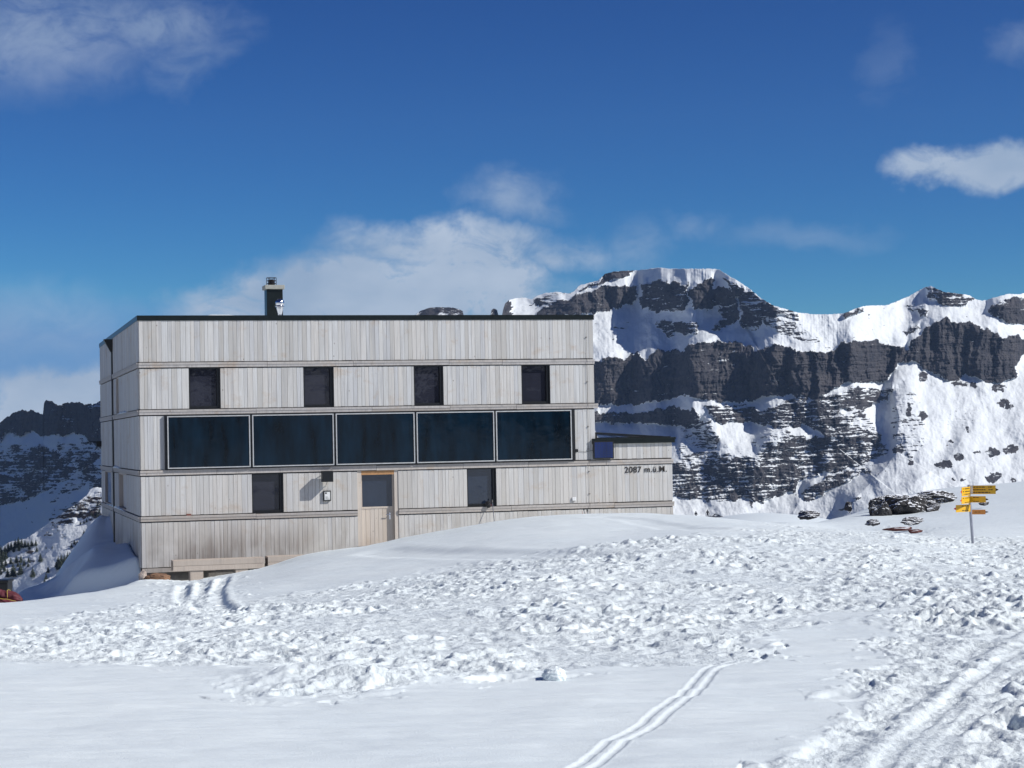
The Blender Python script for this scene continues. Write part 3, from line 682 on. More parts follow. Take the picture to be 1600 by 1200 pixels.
def front_band(z0, z1, a0, a1, holes, label=None):
    cur = a0
    for (h0, h1) in sorted(holes)+[(a1, a1)]:
        if h0-cur > .05:
            mb = MB(); boards(mb, cur, h0, z0, z1); mb.build("cladding", M_WOOD, hut)
        cur = h1
def ax(px, py=600, off=0.): return fac(px, py, off)[0]
UP = [(ax(295, 605), ax(344.3, 605)), (ax(474, 604), ax(521.3, 604)), (ax(646.5, 602), ax(692.5, 602)), (ax(814.5, 600), ax(859, 600))]
LO = [(ax(393.5, 770), ax(442.6, 770)), (ax(729.6, 765), ax(775.2, 765))]
DOOR = (ax(558.8, 790), ax(622.5, 790))
SOL = (ax(257, 690), ax(897, 680))
g_ = .026
A_TOP = fac(1050, 691)[1]                     # top of the annex wall
front_band(S1+g_, TOP-.12, 0, WM, [])
front_band(S2+g_, S1-LH-g_, 0, WM, UP)
front_band(S3+g_, S2-LH-g_, 0, WM, [SOL])
front_band(S4+g_, S3-LH-g_, 0, WE, LO+[DOOR])
front_band(BASE, S4-LH-g_, 0, WE, [DOOR])
front_band(S3+g_, A_TOP, WM, WE, [])
def ledge(a0, a1, z, y0=-.055, parent=hut):
    mb = MB(); a = a0
    while a < a1-.01:
        w = random.uniform(1.5, 3.4)
        if a1-(a+w) < .8: w = a1-a
        tn = random.random(); dz = random.uniform(-.006, .006)
        mb.box(a+.004, a+w-.004, y0, .0, z-LH+dz, z+dz, tn)
        mb.box(a+.004, a+w-.004, y0-.012, y0-.002, z-LH*.45+dz, z+dz+.003, random.random())
        a += w
    mb.build("ledge", M_LEDGE, parent)
ledge(-.02, WM+.02, S1); ledge(-.02, WM+.10, S2); ledge(-.02, WE+.03, S3)
ledge(-.02, DOOR[0], S4); ledge(DOOR[1], WE+.03, S4); 
mb = MB(); mb.box(0, 1.9, -.05, 0, BASE-.13, BASE-.02); mb.build("ledge", M_LEDGE, hut)
# structure behind the boards
mb = MB(); mb.box(.30, WM-.02, .42, DP-.05, -.3, TOP-.25); mb.box(WM-.02, WE-.03, .42, 7., -.3, A_TOP-.03)
mb.box(.05, WM-.02, .16, .3, TOP-1.1, TOP-.2)
mb.build("inner_wall", M_GAP, hut)
def backing(a0, a1, z0, z1, holes):
    mb = MB(); cur = a0
    for (h0, h1) in sorted(holes)+[(a1, a1)]:
        if h0-cur > .02: mb.box(cur, h0, .004, .12, z0, z1)
        cur = h1
    return mb
bk = MB()
for a0, a1, z0, z1, hs in ((.02, WM-.01, S1-.07, TOP-.13, []), (.02, WM-.01, S2-.07, S1-.075, UP), (.02, WM-.01, S3-.07, S2-.075, []), (.02, WE-.01, S4-.07, S3-.075, LO+[DOOR]), (.02, WE-.01, BASE, S4-.075, [DOOR]), (WM, WE-.01, S3-.07, A_TOP, [])):
    cur = a0
    for (h0, h1) in sorted(hs)+[(a1, a1)]:
        if h0-cur > .02: bk = MB(); bk.box(cur, h0, .004, .12, z0, z1); bk.build("wall_frame", M_GAP, hut)
        cur = h1
mb = MB(); mb.box(.15, WE-.15, .1, .42, -.8, BASE-.005); mb.box(.15, .42, .42, DP-.1, -.8, BASE-.005); mb.build("footing", M_CONC, hut)
# left wall
DS = side(179.5, 700)[0]
Q = [side(p, 700)[0] for p in (165.0, 174.5, 186.5, 191.5, 196, 199.5)]
SW_U = (side(187, 620)[0], side(183.0, 620)[0])
SW_L1 = (side(175, 765)[0], side(165.5, 765)[0]); SW_L2 = (side(198.5, 765)[0], side(187.0, 765)[0])
def side_band(z0, z1, holes):
    cur = 0.
    for (h0, h1) in sorted(holes)+[(DP, DP)]:
        if h0-cur > .05:
            mb = MB(); boards(mb, cur, h0, z0, z1, y=0., axis='y'); mb.build("cladding", M_WOOD, hut)
        cur = h1
    cur = .13
    for (h0, h1) in sorted(holes)+[(DP, DP)]:
        if h0-cur > .05: m2 = MB(); m2.box(.004, .12, cur, h0, z0-.08, z1+.09); m2.build("wall_frame", M_GAP, hut)
        cur = h1
SM = (DS-.05, DS+.05)
side_band(S1+g_, TOP-.12, [SM]); side_band(S2+g_, S1-LH-g_, [SM, SW_U]); side_band(S3+g_, S2-LH-g_, [SM]); side_band(S4+g_, S3-LH-g_, [SM, SW_L1, SW_L2]); side_band(BASE, S4-LH-g_, [SM])
for z in (S1, S2, S3, S4):
    cur = 0.
    for e in (DS-.05, DP):
        mb = MB(); mb.box(-.055, 0, cur, e, z-LH, z, random.random()); mb.box(-.067, -.057, cur, e, z-LH*.45, z+.003); cur = e+.1
        mb.build("ledge", M_LEDGE, hut)
# snow lying on the ledges of the left wall
for z, y0, y1 in ((S2, 3.2, 7.), (S3, 6.2, 9.2), (S4, 4.6, 12.)):
    mb = MB(); n = 26
    vs = []; 
    for i in range(n+1):
        y = y0+(y1-y0)*i/n; hgt = max(.002, (.05+.035*math.sin(i*1.7)+.02*math.sin(i*4.1))*math.sin(math.pi*i/n))
        vs += [(-.072, y, z+.003), (-.005, y, z+.003), (-.012, y, z+hgt), (-.05, y, z+hgt*.8)]
    fs = []
    for i in range(n):
        for q in range(4): fs.append((i*4+q, i*4+(q+1) % 4, (i+1)*4+(q+1) % 4, (i+1)*4+q))
    mb.solid(vs, fs); mb.build("ledge_snow", M_SNOW, hut, smooth=True)
# right and rear walls (seen only from elsewhere)
mb = MB()
for z0, z1 in ((S1, TOP-.12), (S2, S1-.01), (S3, S2-.01), (S4, S3-.01), (BASE, S4-.01)):
    a = 0.12
    while a < DP:
        w = random.uniform(.12, .2); mb.box(WM-.02, WM+.004, a+.003, min(a+w, DP)-.003, z0, z1) if z0 >= A_TOP-.9 else None; a += w
    boards(mb, .02, WM, z0, z1, y=DP+.03)
mb.build("cladding", M_WOOD, hut); mb = MB(); a = 0.02
while a < 7.0:
    w = random.uniform(.12, .2); mb.box(WE-.028, WE, a+.003, min(a+w, 7)-.003, BASE, A_TOP-.002); a += w
mb.build("cladding", M_WOOD, hut)

def window(a0, a1, z0, z1, l=.03, r=.09, tp=.04, bt=.085, y=.10, pm=None):
    fr = MB()
    fr.box(a0, a0+l, -.012, .42, z0, z1); fr.box(a1-.03, a1, -.012, .42, z0, z1); fr.box(a1-r, a1-.032, .02, .42, z0, z1)
    fr.box(a0+l, a1-.03, -.012, .42, z0, z0+.03); fr.box(a0+l, a1-r, .03, .42, z0+.032, z0+bt); fr.box(a0+l, a1-.03, -.012, .42, z1-tp, z1)
    w = fr.build("window", M_BLACK, hut)
    p = MB(); p.box(a0+l, a1-r, y, y+.03, z0+bt, z1-tp); p.build("pane", pm or M_PANE, w)
    return w
for k, (a0, a1) in enumerate(UP): window(a0, a1, S2+.002, S1-LH-.002)
for (a0, a1) in LO: window(a0, a1, S4+.002, S3-LH-.002, pm=M_PANE2 if a0 > 6 else None)
def side_window(y0, y1, z0, z1, mat, inner=None, px_=.18):
    fr = MB(); e = .05
    fr.box(-.012, .38, y0, y0+e, z0, z1); fr.box(-.012, .38, y1-e, y1, z0, z1); fr.box(-.012, .38, y0+e, y1-e, z0, z0+e); fr.box(-.012, .38, y0+e, y1-e, z1-e, z1)
    w = fr.build("window", mat, hut); p = MB(); p.box(px_, px_+.03, y0+e, y1-e, z0+e, z1-e); p.build("pane", M_PANE if inner is None else inner, w)
side_window(SW_L1[0], SW_L1[1], S4+.002, S3-LH-.002, M_BEAM, None, .02); side_window(SW_L2[0], SW_L2[1], S4+.002, S3-LH-.002, M_BEAM, M_WOOD, .10); side_window(SW_U[0], SW_U[1], S2+.002, S1-LH-.002, M_BEAM, M_WOOD)
# solar collectors
z0s, z1s = S3+.012, S2-LH-.012
mb = MB(); mb.box(SOL[0], SOL[1], -.10, .0, z0s, z1s); mb.build("collector_mount", M_BLACK, hut)
PX5 = [(261.8, 391), (394.6, 521.8), (525.2, 648.2), (651.4, 772.6), (775.6, 893.6)]
zt = fac(326, 649.3, .13)[1]; zb = fac(326, 731.2, .13)[1]
for i, (p0, p1) in enumerate(PX5):
    a0, a1 = ax(p0, 690, .13), ax(p1, 685, .13); e = .028
    fr = MB()
    fr.box(a0, a0+e, -.135, -.102, zb, zt); fr.box(a1-e, a1, -.135, -.102, zb, zt); fr.box(a0+e, a1-e, -.135, -.102, zb, zb+e); fr.box(a0+e, a1-e, -.135, -.102, zt-e, zt)
    w = fr.build("solar_collector", M_ALU, hut)
    p = MB(); p.box(a0+e, a1-e, -.122, -.103, zb+e, zt-e); p.build("glass", M_SOLAR, w)
# door
d0, d1 = DOOR; zd1 = S3-LH-.01; zd0 = -.2
fr = MB(); lx = ax(565.2, 790, 0); rx = ax(616.5, 790, 0)
fr.box(d0, lx, -.01, .40, zd0, zd1); fr.box(rx, d1, -.015, .40, zd0, zd1)
dr = MB(); zg0 = fac(590, 791.5, -.1)[1]; zg1 = fac(590, 741.5, -.1)[1]; la, ra = lx+.002, rx-.002; ga, gb = ax(565.6, 765, -.09), ax(612.6, 765, -.09)
yy = .10
boards(dr, la, ra, zd0, zg0-.05, y=yy+.03, wmin=.11, wmax=.14)
dr.box(la, ra, yy-.012, yy+.03, zg0-.05, zg0, .6); dr.box(gb, ra, yy-.012, yy+.03, zg0, zg1, .35); dr.box(la, max(ga, la+.01), yy-.012, yy+.03, zg0, zg1, .5); dr.box(la, ra, yy+.031, yy+.06, zd0, zg0, .1)
door = dr.build("door", M_DOOR, hut)
df = fr.build("frame", M_DOOR, door)
mb = MB(); mb.box(lx, rx, -.012, .40, zg1+.0, zd1); mb.build("lintel", M_ORANGE, door)
mb = MB(); mb.box(max(ga, la+.01), gb, yy+.0, yy+.02, zg0, zg1); mb.build("pane", M_PANE2, door)
hx, hz = fac(608.5, 806, -.15); mb = MB(); mb.box(hx-.02, hx+.02, yy-.01, yy, hz-.09, hz+.09); mb.tube([(hx, yy-.0, hz+.04), (hx, yy-.07, hz+.04), (hx-.12, yy-.07, hz+.035)], .012, 8); mb.build("handle", M_STEEL, door, smooth=False)
mb = MB(); sx0, sz0 = fac(561, 853, .3); sx1, _z = fac(592, 853, .3); mb.box(sx0, sx1, -.35, .15, sz0-.10, sz0-.03, .4); mb.build("door_step", M_CONC, hut)
# roof
mb = MB(); e = .045
mb.box(-e, WM+e*.6, -e, .12, TOP-.135, TOP); mb.box(-e, .12, .12, DP+e, TOP-.135, TOP); mb.box(WM-.10, WM+e*.6, .12, DP+e, TOP-.135, TOP); mb.box(.12, WM-.10, DP-.1, DP+e, TOP-.135, TOP)
mb.build("roof_edge", M_FLASH, hut)
mb = MB(); mb.box(.12, WM-.10, .12, DP-.1, TOP-.24, TOP-.10); mb.build("roof", M_SNOW, hut)
def heap(name, cx, cy, rx, ry, h, z, parent, seed=0, n=28):
    g = np.linspace(-1, 1, n); X, Y = np.meshgrid(g, g); r = np.hypot(X, Y)
    Hh = h*np.clip(1-r**2.2, 0, 1)**.8*(1+.25*fbm(X*2+seed, Y*2, 3, seed))-.02
    P = np.stack([cx+X*rx, cy+Y*ry, z+Hh], -1)
    o = grid_mesh(name, P, M_SNOW, {'tread': X*0}); o.parent = parent; return o
heap("roof_snow", 2.75, 3.6, 1.9, 1.8, .32, TOP-.10, hut, 3); heap("roof_snow", 8.0, 4.6, 3.0, 2., .26, TOP-.10, hut, 8)
# chimney
def at_depth(px, py, dep): return fac(px, py, -dep)
cd = 3.2
c0, cz0 = at_depth(417.2, 495, cd); c1, cz1 = at_depth(441.6, 452, cd)
mb = MB(); mb.box(c0, c1, cd, cd+.42, TOP-.2, cz1); chim = mb.build("chimney", M_FLASH, hut)
mb = MB(); mb.box(c0-.05, c1+.05, cd-.06, cd+.50, cz1+.002, cz1+.12); mb.build("cap", M_STONECAP, chim, bevel=.01)
cc = (c0+c1)/2; k0 = at_depth(418.3, 440, cd)[0]; k1 = at_depth(433.5, 440, cd)[0]; kz = at_depth(425, 433.2, cd)[1]; kc = (k0+k1)/2; kr = (k1-k0)/2; ky = cd+.21
mb = MB(); zz = cz1+.122
mb.lathe((kc, ky, 0), [(kr*.62, zz), (kr*.62, kz-.07), (kr*.45, kz-.05), (.02, kz-.045)], 14)
for i in range(3):
    z = zz+.05+(kz-zz-.05)*i/2
    mb.tube([(kc+kr*math.cos(q*math.pi/8), ky+kr*math.sin(q*math.pi/8), z) for q in range(17)], .008, 6)
for q in range(6): mb.tube([(kc+kr*math.cos(q*math.pi/3), ky+kr*math.sin(q*math.pi/3), zz), (kc+kr*math.cos(q*math.pi/3), ky+kr*math.sin(q*math.pi/3), kz)], .008, 6)
mb.build("cowl", simple("sooty_steel", (.05, .045, .045), .3, .8), chim)
f0, fz = at_depth(437.6, 490, cd-.5); fx = at_depth(437.2, 480, cd-.5)[0]; fy = cd-.5; zc = at_depth(437, 473.5, cd-.5)[1]
mb = MB(); mb.lathe((fx, fy, 0), [(.055, TOP-.2), (.055, zc-.32), (.06, zc-.30), (.095, zc-.16), (.10, zc-.12), (.13, zc-.115), (.13, zc-.09), (.10, zc-.085)], 18)
fl = mb.build("flue_pipe", M_STEEL, hut, smooth=False)
mb = MB(); mb.lathe((fx, fy, zc), [(.02, -.12), (.08, -.10), (.115, -.05), (.125, 0), (.115, .05), (.08, .10), (.02, .12)], 20); mb.build("cowl", M_STEEL, fl, smooth=True)
# rainwater pipe
mb = MB(); mb.tube([(-.035, DS, .0), (-.035, DS, TOP-.5)], .045, 8); dp = mb.build("rainwater_pipe", M_BLACK, hut)
mb = MB(); mb.solid([(-.30, DS-.16, TOP-.16), (-.30, DS+.16, TOP-.16), (.0, DS+.16, TOP-.16), (.0, DS-.16, TOP-.16), (-.09, DS-.05, TOP-.55), (-.09, DS+.05, TOP-.55), (0., DS+.05, TOP-.55), (0, DS-.05, TOP-.55)],
      [(0, 1, 2, 3), (4, 7, 6, 5), (0, 4, 5, 1), (1, 5, 6, 2), (2, 6, 7, 3), (3, 7, 4, 0)]); mb.build("hopper", M_BLACK, dp)
# annex roof
zr = fac(1052, 683.4, .06)[1]; zrb = fac(1052, 691.3, .06)[1]
mb = MB(); mb.box(WM-.10, WE+.07, -.10, .02, zrb, zr); mb.box(WE-.05, WE+.07, .02, 7.1, zrb, zr); mb.box(WM+.01, WE-.05, .02, 7.1, zrb, zr-.05); mb.box(WM-.12, WE+.09, -.115, -.102, zr-.05, zr+.01); mb.build("annex_roof_edge", M_FLASH, hut)
rk = MB(); ra0, ra1 = ax(930, 672, -.3), ax(1047, 680, -.3); zl = zr+.19; zrr = zr+.03
def slab(mb, xa, xb, ya, yb, za, zb_, th): mb.solid([(xa, ya, za-th), (xb, ya, zb_-th), (xb, yb, zb_-th), (xa, yb, za-th), (xa, ya, za), (xb, ya, zb_), (xb, yb, zb_), (xa, yb, za)], [(0, 3, 2, 1), (4, 5, 6, 7), (0, 1, 5, 4), (1, 2, 6, 5), (2, 3, 7, 6), (3, 0, 4, 7)])
slab(rk, ra0, ra1, .45, .52, zl, zrr, .045); slab(rk, ra0, ra1, 2.4, 2.47, zl+.02, zrr+.02, .045)
rk.box(ra0, ra0+.05, .3, 2.4, zr-.05, zl-.05); rk.box(ra1-.05, ra1, .3, 2.4, zr-.05, zrr-.03); rk.box(ra0, ra1, .25, .29, zr-.02, zr+.035)
rk.solid([(ra0+.1, .3, zl-.06), (ra0+.16, .3, zl-.06), (ra0+.75, .3, zr+.03), (ra0+.68, .3, zr+.03), (ra0+.1, .34, zl-.06), (ra0+.16, .34, zl-.06), (ra0+.75, .34, zr+.03), (ra0+.68, .34, zr+.03)], [(0, 1, 2, 3), (7, 6, 5, 4), (0, 4, 5, 1), (1, 5, 6, 2), (2, 6, 7, 3), (3, 7, 4, 0)])
rko = rk.build("roof_panel", M_BLACK, hut); gl = MB(); slab(gl, ra0+.06, ra1-.06, .53, 2.39, zl-.01, zrr-.01, .02); gl.build("glass", M_SOLAR, rko)
heap("roof_snow", WM+.35, 4.8, .9, 1.6, .75, zr-.03, hut, 12)
# small fittings on the facade
a0, z1_ = fac(503.0, 736, .32); a1, z0_ = fac(520.6, 752.8, .32)
mb = MB(); mb.box(a0, a1, -.36, -.16, z0_, z1_); ln = mb.build("floodlight", M_BLACK, hut, bevel=.01)
mb = MB(); am = (a0+a1)/2
for q in (a0+.04, a1-.04): mb.tube([(q, -.17, z1_-.04), (q, -.03, z1_-.12)], .012, 6)
mb.tube([(am, -.2, z0_), (am, -.03, z0_-.12)], .010, 6); mb.build("bracket", M_STEEL, ln)
a0, z1_ = fac(505.3, 766.8, .07); a1, z0_ = fac(517.2, 782.6, .07)
mb = MB(); mb.box(a0, a1, -.085, -.034, z0_, z1_); nb = mb.build("notice_case", M_BLACK, hut, bevel=.004)
mb = MB(); mb.box(a0+.025, a1-.025, -.09, -.0855, z0_+.03, z1_-.03); ppr = mb.build("notice", M_PAPER, nb)
mb = MB(); mb.box(a0+.045, a0+.085, -.093, -.0905, z1_-.085, z1_-.045); 
for i in range(3): mb.box(a0+.05, a1-.05-.02*i, -.0925, -.0905, z0_+.05+.028*i, z0_+.058+.028*i)
mb.build("print", M_INK, ppr)
mb = MB(); a, z = fac(896, 779.5); mb.box(a-.055, a+.055, -.075, -.033, z-.05, z+.05); mb.build("socket_cover", M_WHITE, hut, bevel=.01)
mb = MB(); a, z = fac(899.8, 704); mb.box(a-.05, a+.035, -.10, -.033, z-.04, z+.04); a2, z2 = fac(926, 703.5); mb.tube([(a, -.045, z-.0), ((a+a2)/2, -.045, z-.045), (a2, -.045, z2)], .005, 6); mb.build("cable_box", M_BLACK, hut)
a0, z1_ = fac(926.6, 689.4, .1); a1, z0_ = fac(958.8, 716.6, .1); mb = MB(); mb.box(a0, a1, -.13, -.07, z0_, z1_); pv = mb.build("solar_panel", M_BLACK, hut)
mb = MB()
for i in range(8):
    zz0 = z0_+.03+(z1_-z0_-.06)*i/8
    for j in range(6):
        w = (a1-a0-.06)/6; mb.box(a0+.03+w*j+.004, a0+.03+w*(j+1)-.004, -.134, -.131, zz0+.005, zz0+(z1_-z0_-.06)/8-.005)
mb.build("cells", M_PV, pv)
mb = MB(); mb.box(a0+.5*(a1-a0)-.05, a0+.5*(a1-a0)+.05, -.07, -.033, z0_+.1, z1_-.1); mb.build("bracket", M_BLACK, pv)
mb = MB(); ac = ax(916.8, 600); zc_ = .5
mb.tube([(ac, -.05, TOP-.14), (ac, -.05, S1+.02)], .004, 5)
for z in (S1, S2, S3, S4): mb.tube([(ac, -.052, z+.02), (ac, -.078, z+.02), (ac, -.078, z-LH-.02), (ac, -.052, z-LH-.02)], .004, 5)
for za, zb2 in ((S2, S1), (S3, S2), (S4, S3), (BASE, S4)): mb.tube([(ac, -.05, zb2-LH-.02), (ac, -.05, za+.02)], .004, 5)
for q in np.arange(.6, TOP-.2, .62): mb.box(ac-.02, ac+.02, -.062, -.03, q, q+.022)
mb.build("lightning_conductor", simple("dull_wire", (.22, .2, .18), .5, .6), hut)
mb = MB(); y, z = side(158, 692); mb.tube([(0, DP-.2, z), (-.22, DP-.2, z+.0)], .02, 6); mb.box(-.2, -.0, DP-.28, DP-.12, z-.12, z+.06); mb.tube([(-.1, DP-.2, z+.04), (-.50, DP-.3, z+.03)], .018, 6); mb.build("wall_lamp", M_BLACK, hut)
mb = MB(); a, z = fac(295, 804.6, .06); mb.box(a-.06, a+.06, -.065, -.035, S4+.004, S4+.05); mb.build("ledge_block", simple("red_brown_block", (.20, .07, .05), .7), hut)
# lettering
cu = bpy.data.curves.new("lettering", 'FONT'); cu.body = "2087 m.ü.M."; cu.size = .235; cu.extrude = .002; cu.offset = .002; cu.space_character = 1.07
to = bpy.data.objects.new("tmp", cu); COL.objects.link(to); dg = bpy.context.evaluated_depsgraph_get(); me = bpy.data.meshes.new_from_object(to.evaluated_get(dg)); bpy.data.objects.remove(to)
me.name = "lettering"; me.materials.clear(); me.materials.append(M_INK)
lt = bpy.data.objects.new("lettering", me); COL.objects.link(lt); lt.parent = hut; lt['label'] = "dark elevation lettering 2087 m.ü.M."
xs = [v.co.x for v in me.vertices]; ys = [v.co.y for v in me.vertices]
l0, lz = fac(976.2, 738.6, .04); l1, _z = fac(1042, 738, .04); sx = (l1-l0)/(max(xs)-min(xs)); lzt = fac(1030, 729.0, .04)[1]; cap = fac(1030, 738.2, .04)[1]
lt.rotation_euler = (math.pi/2, 0, 0); lt.scale = (sx, (lzt-cap)/(.235*.70), 1); lt.location = (l0-min(xs)*sx, -.043, lz)

# ------------------------------------------------------------------ benches
def bench(px0, px1, pyt, legs, label, th=.27, off=1.0):
    a0, z1 = fac(px0, pyt, off); a1, _ = fac(px1, pyt, off)
    P = _c+_t*((a0+a1)/2)-_nn*off; L = a1-a0
    r = empty("bench", (P[0], P[1], z1-HZ-.45), YAW); tag(r, label, "bench", "timber benches along the hut")
    mb = MB(); mb.box(-L/2, L/2, .055, .50, .40, .45, .6); mb.build("seat", M_BEAM, r, bevel=.006)
    mb = MB(); mb.box(-L/2, L/2, 0, .05, .45-th*.52, .452, .3); mb.box(-L/2, L/2, .002, .05, .45-th, .45-th*.52-.005, .75); mb.build("front_board", M_BEAM, r, bevel=.006)
    mb = MB(); mb.box(-L/2, L/2, .46, .50, .45-th, .398, .4); mb.build("rear_board", M_BEAM, r)
    for (q0, q1) in legs:
        b0 = fac(q0, pyt+25, off)[0]-(a0+a1)/2; b1 = fac(q1, pyt+25, off)[0]-(a0+a1)/2
        mb = MB(); mb.box(b0, b1, .03, .42, -.35, .45-th-.002, .5); mb.build("leg", M_BEAM, r, bevel=.006)
bench(270.3, 413.3, 876.5, [(297.5, 318), (368.5, 388)], "heavy timber bench standing clear of the snow near the hut corner")
bench(418.5, 566, 870.0, [(440, 460), (530, 545)], "second timber bench, mostly drifted over, between the first bench and the door")

# ------------------------------------------------------------------ rocks
def rock_material(name, c0, c1, snowy):
    m, t, b = material(name); co = t.node('ShaderNodeTexCoord').outputs['Object']
    n = t.noise(co, 3., 7, .7); c = t.ramp(n, [(.3, c0), (.7, c1)])
    if snowy:
        g = t.node('ShaderNodeNewGeometry'); sp = t.node('ShaderNodeSeparateXYZ'); t.set(sp.inputs[0], g.outputs['Normal'])
        f = t.math('ADD', sp.outputs[2], t.math('MULTIPLY', t.math('SUBTRACT', t.noise(co, 1.3, 5, .65), .5), 1.1))
        c = t.mix(t.maprange(f, snowy, snowy+.12), c, (.82, .85, .88))
    t.set(b.inputs['Base Color'], c); b.inputs['Roughness'].default_value = .85
    t.set(b.inputs['Normal'], t.bump(n, .6, .05)); return m
M_RK = rock_material("dark_rock", (.016, .016, .019), (.070, .064, .064), .60)
M_RKW = rock_material("pale_rock", (.30, .24, .20), (.55, .48, .42), 0); M_RKR = rock_material("rusty_rock", (.12, .06, .03), (.30, .17, .10), 0)
M_RED = rock_material("red_rock", (.05, .012, .010), (.13, .030, .025), .92)
def rock(name, P, sx, sy, sz, mat, label, seed, cat="rock", group=None, rz=0., sub=4, layers=0.):
    bm = bmesh.new(); bmesh.ops.create_icosphere(bm, subdivisions=sub, radius=1)
    co = np.array([v.co[:] for v in bm.verts]); rs = np.random.RandomState(seed)
    for _ in range(0 if layers < 0 else 11):                # planes knocked off the stone
        d = rs.normal(size=3); d /= np.linalg.norm(d); q = rs.uniform(.55, .85); k = co@d; m_ = k > q; co[m_] -= np.outer((k[m_]-q)*.9, d)
    n1 = fbm(co[:, 0]*1.9+seed, co[:, 1]*1.9+co[:, 2]*2.6, 5, seed, .62)*(.30 if layers > 0 else .16); co = co*(1+n1)[:, None]
    if layers > 0: co[:, :2] *= (1+layers*np.sign(np.sin(co[:, 2]*6+seed+2*co[:, 0])))[:, None]
    co *= np.array([sx, sy, sz])
    for v, c in zip(bm.verts, co): v.co = c
    me = bpy.data.meshes.new(name); bm.to_mesh(me); bm.free(); me.materials.append(mat)
    o = bpy.data.objects.new(name, me); COL.objects.link(o); o.location = P; o.rotation_euler = (0, 0, rz)
    return tag(o, label, cat, group)
def prock(name, px, py, Y, wpx, hpx, mat, label, seed, dep=1., **k):
    s = Y/FPX; rock(name, tuple(pix(px, py, Y)), wpx*s/2, wpx*s/2*dep, hpx*s/2, mat, label, seed, **k)
prock("stone", 222.5, 901, 48.6, 16, 22, M_RKW, "pale stone leaning at the front left corner of the hut", 3)
prock("stone", 248, 905, 48.5, 44, 20, M_RKR, "rusty brown stone lying in front of the hut footing", 5)
G1 = "dark rocks breaking through the snow on the right"
for i, (px, py, Y, w, h, lb) in enumerate([
  (1374, 797, 87, 38, 30, "dark snow-capped rock at the left end of the rock band by the signpost"),
  (1414, 791, 88, 66, 38, "largest dark rock in the middle of the rock band left of the signpost"),
  (1456, 795, 87, 24, 18, "small dark rock dropping off the right side of the largest rock"),
  (1462, 781, 93, 66, 20, "long low dark ledge of rock touching the signs from behind"),
  (1388, 782, 92, 44, 12, "thin dark rock rib above the left end of the rock band"),
  (1424, 814, 70, 36, 10, "flat brown rock showing in the snow below the rock band"),
  (1363, 817, 72, 22, 9, "small dark rock half buried left of the flat brown rock"),
  (1326, 791, 105, 14, 13, "round brown rock sitting on the edge of the far snow slope"),
  (1262, 805, 98, 34, 11, "low broken rock poking out behind the trampled crest"),
  (1537, 786, 85, 14, 6, "little dark rock just right of the signpost's middle sign"),
  (1492, 803, 96, 8, 5, "little dark rock just left of the signpost pole")]):
    prock("rock", px, py, Y, w*1.12, h*1.3, M_RK, lb, 20+i, dep=.7, group=G1, layers=.022, sub=5)
prock("rock", 1406, 826.5, 50, 54, 9, M_RED, "long rust-red rock slab lying on the snow crest", 51, dep=.5)
prock("rock", 1430, 830.5, 48, 30, 7, M_RED, "short rust-red slab tilted against the right end of the longer one", 53, dep=.5)

# a lump of snow
P = pix(866, 1062, 12.55); P[2] = ground_at(P[0], P[1])
rock("snow_lump", (P[0], P[1], P[2]+.020), .078, .07, .062, M_SNOW, "lone lump of snow standing on the smooth snow in the foreground", 8, cat="snow lump", layers=-1)

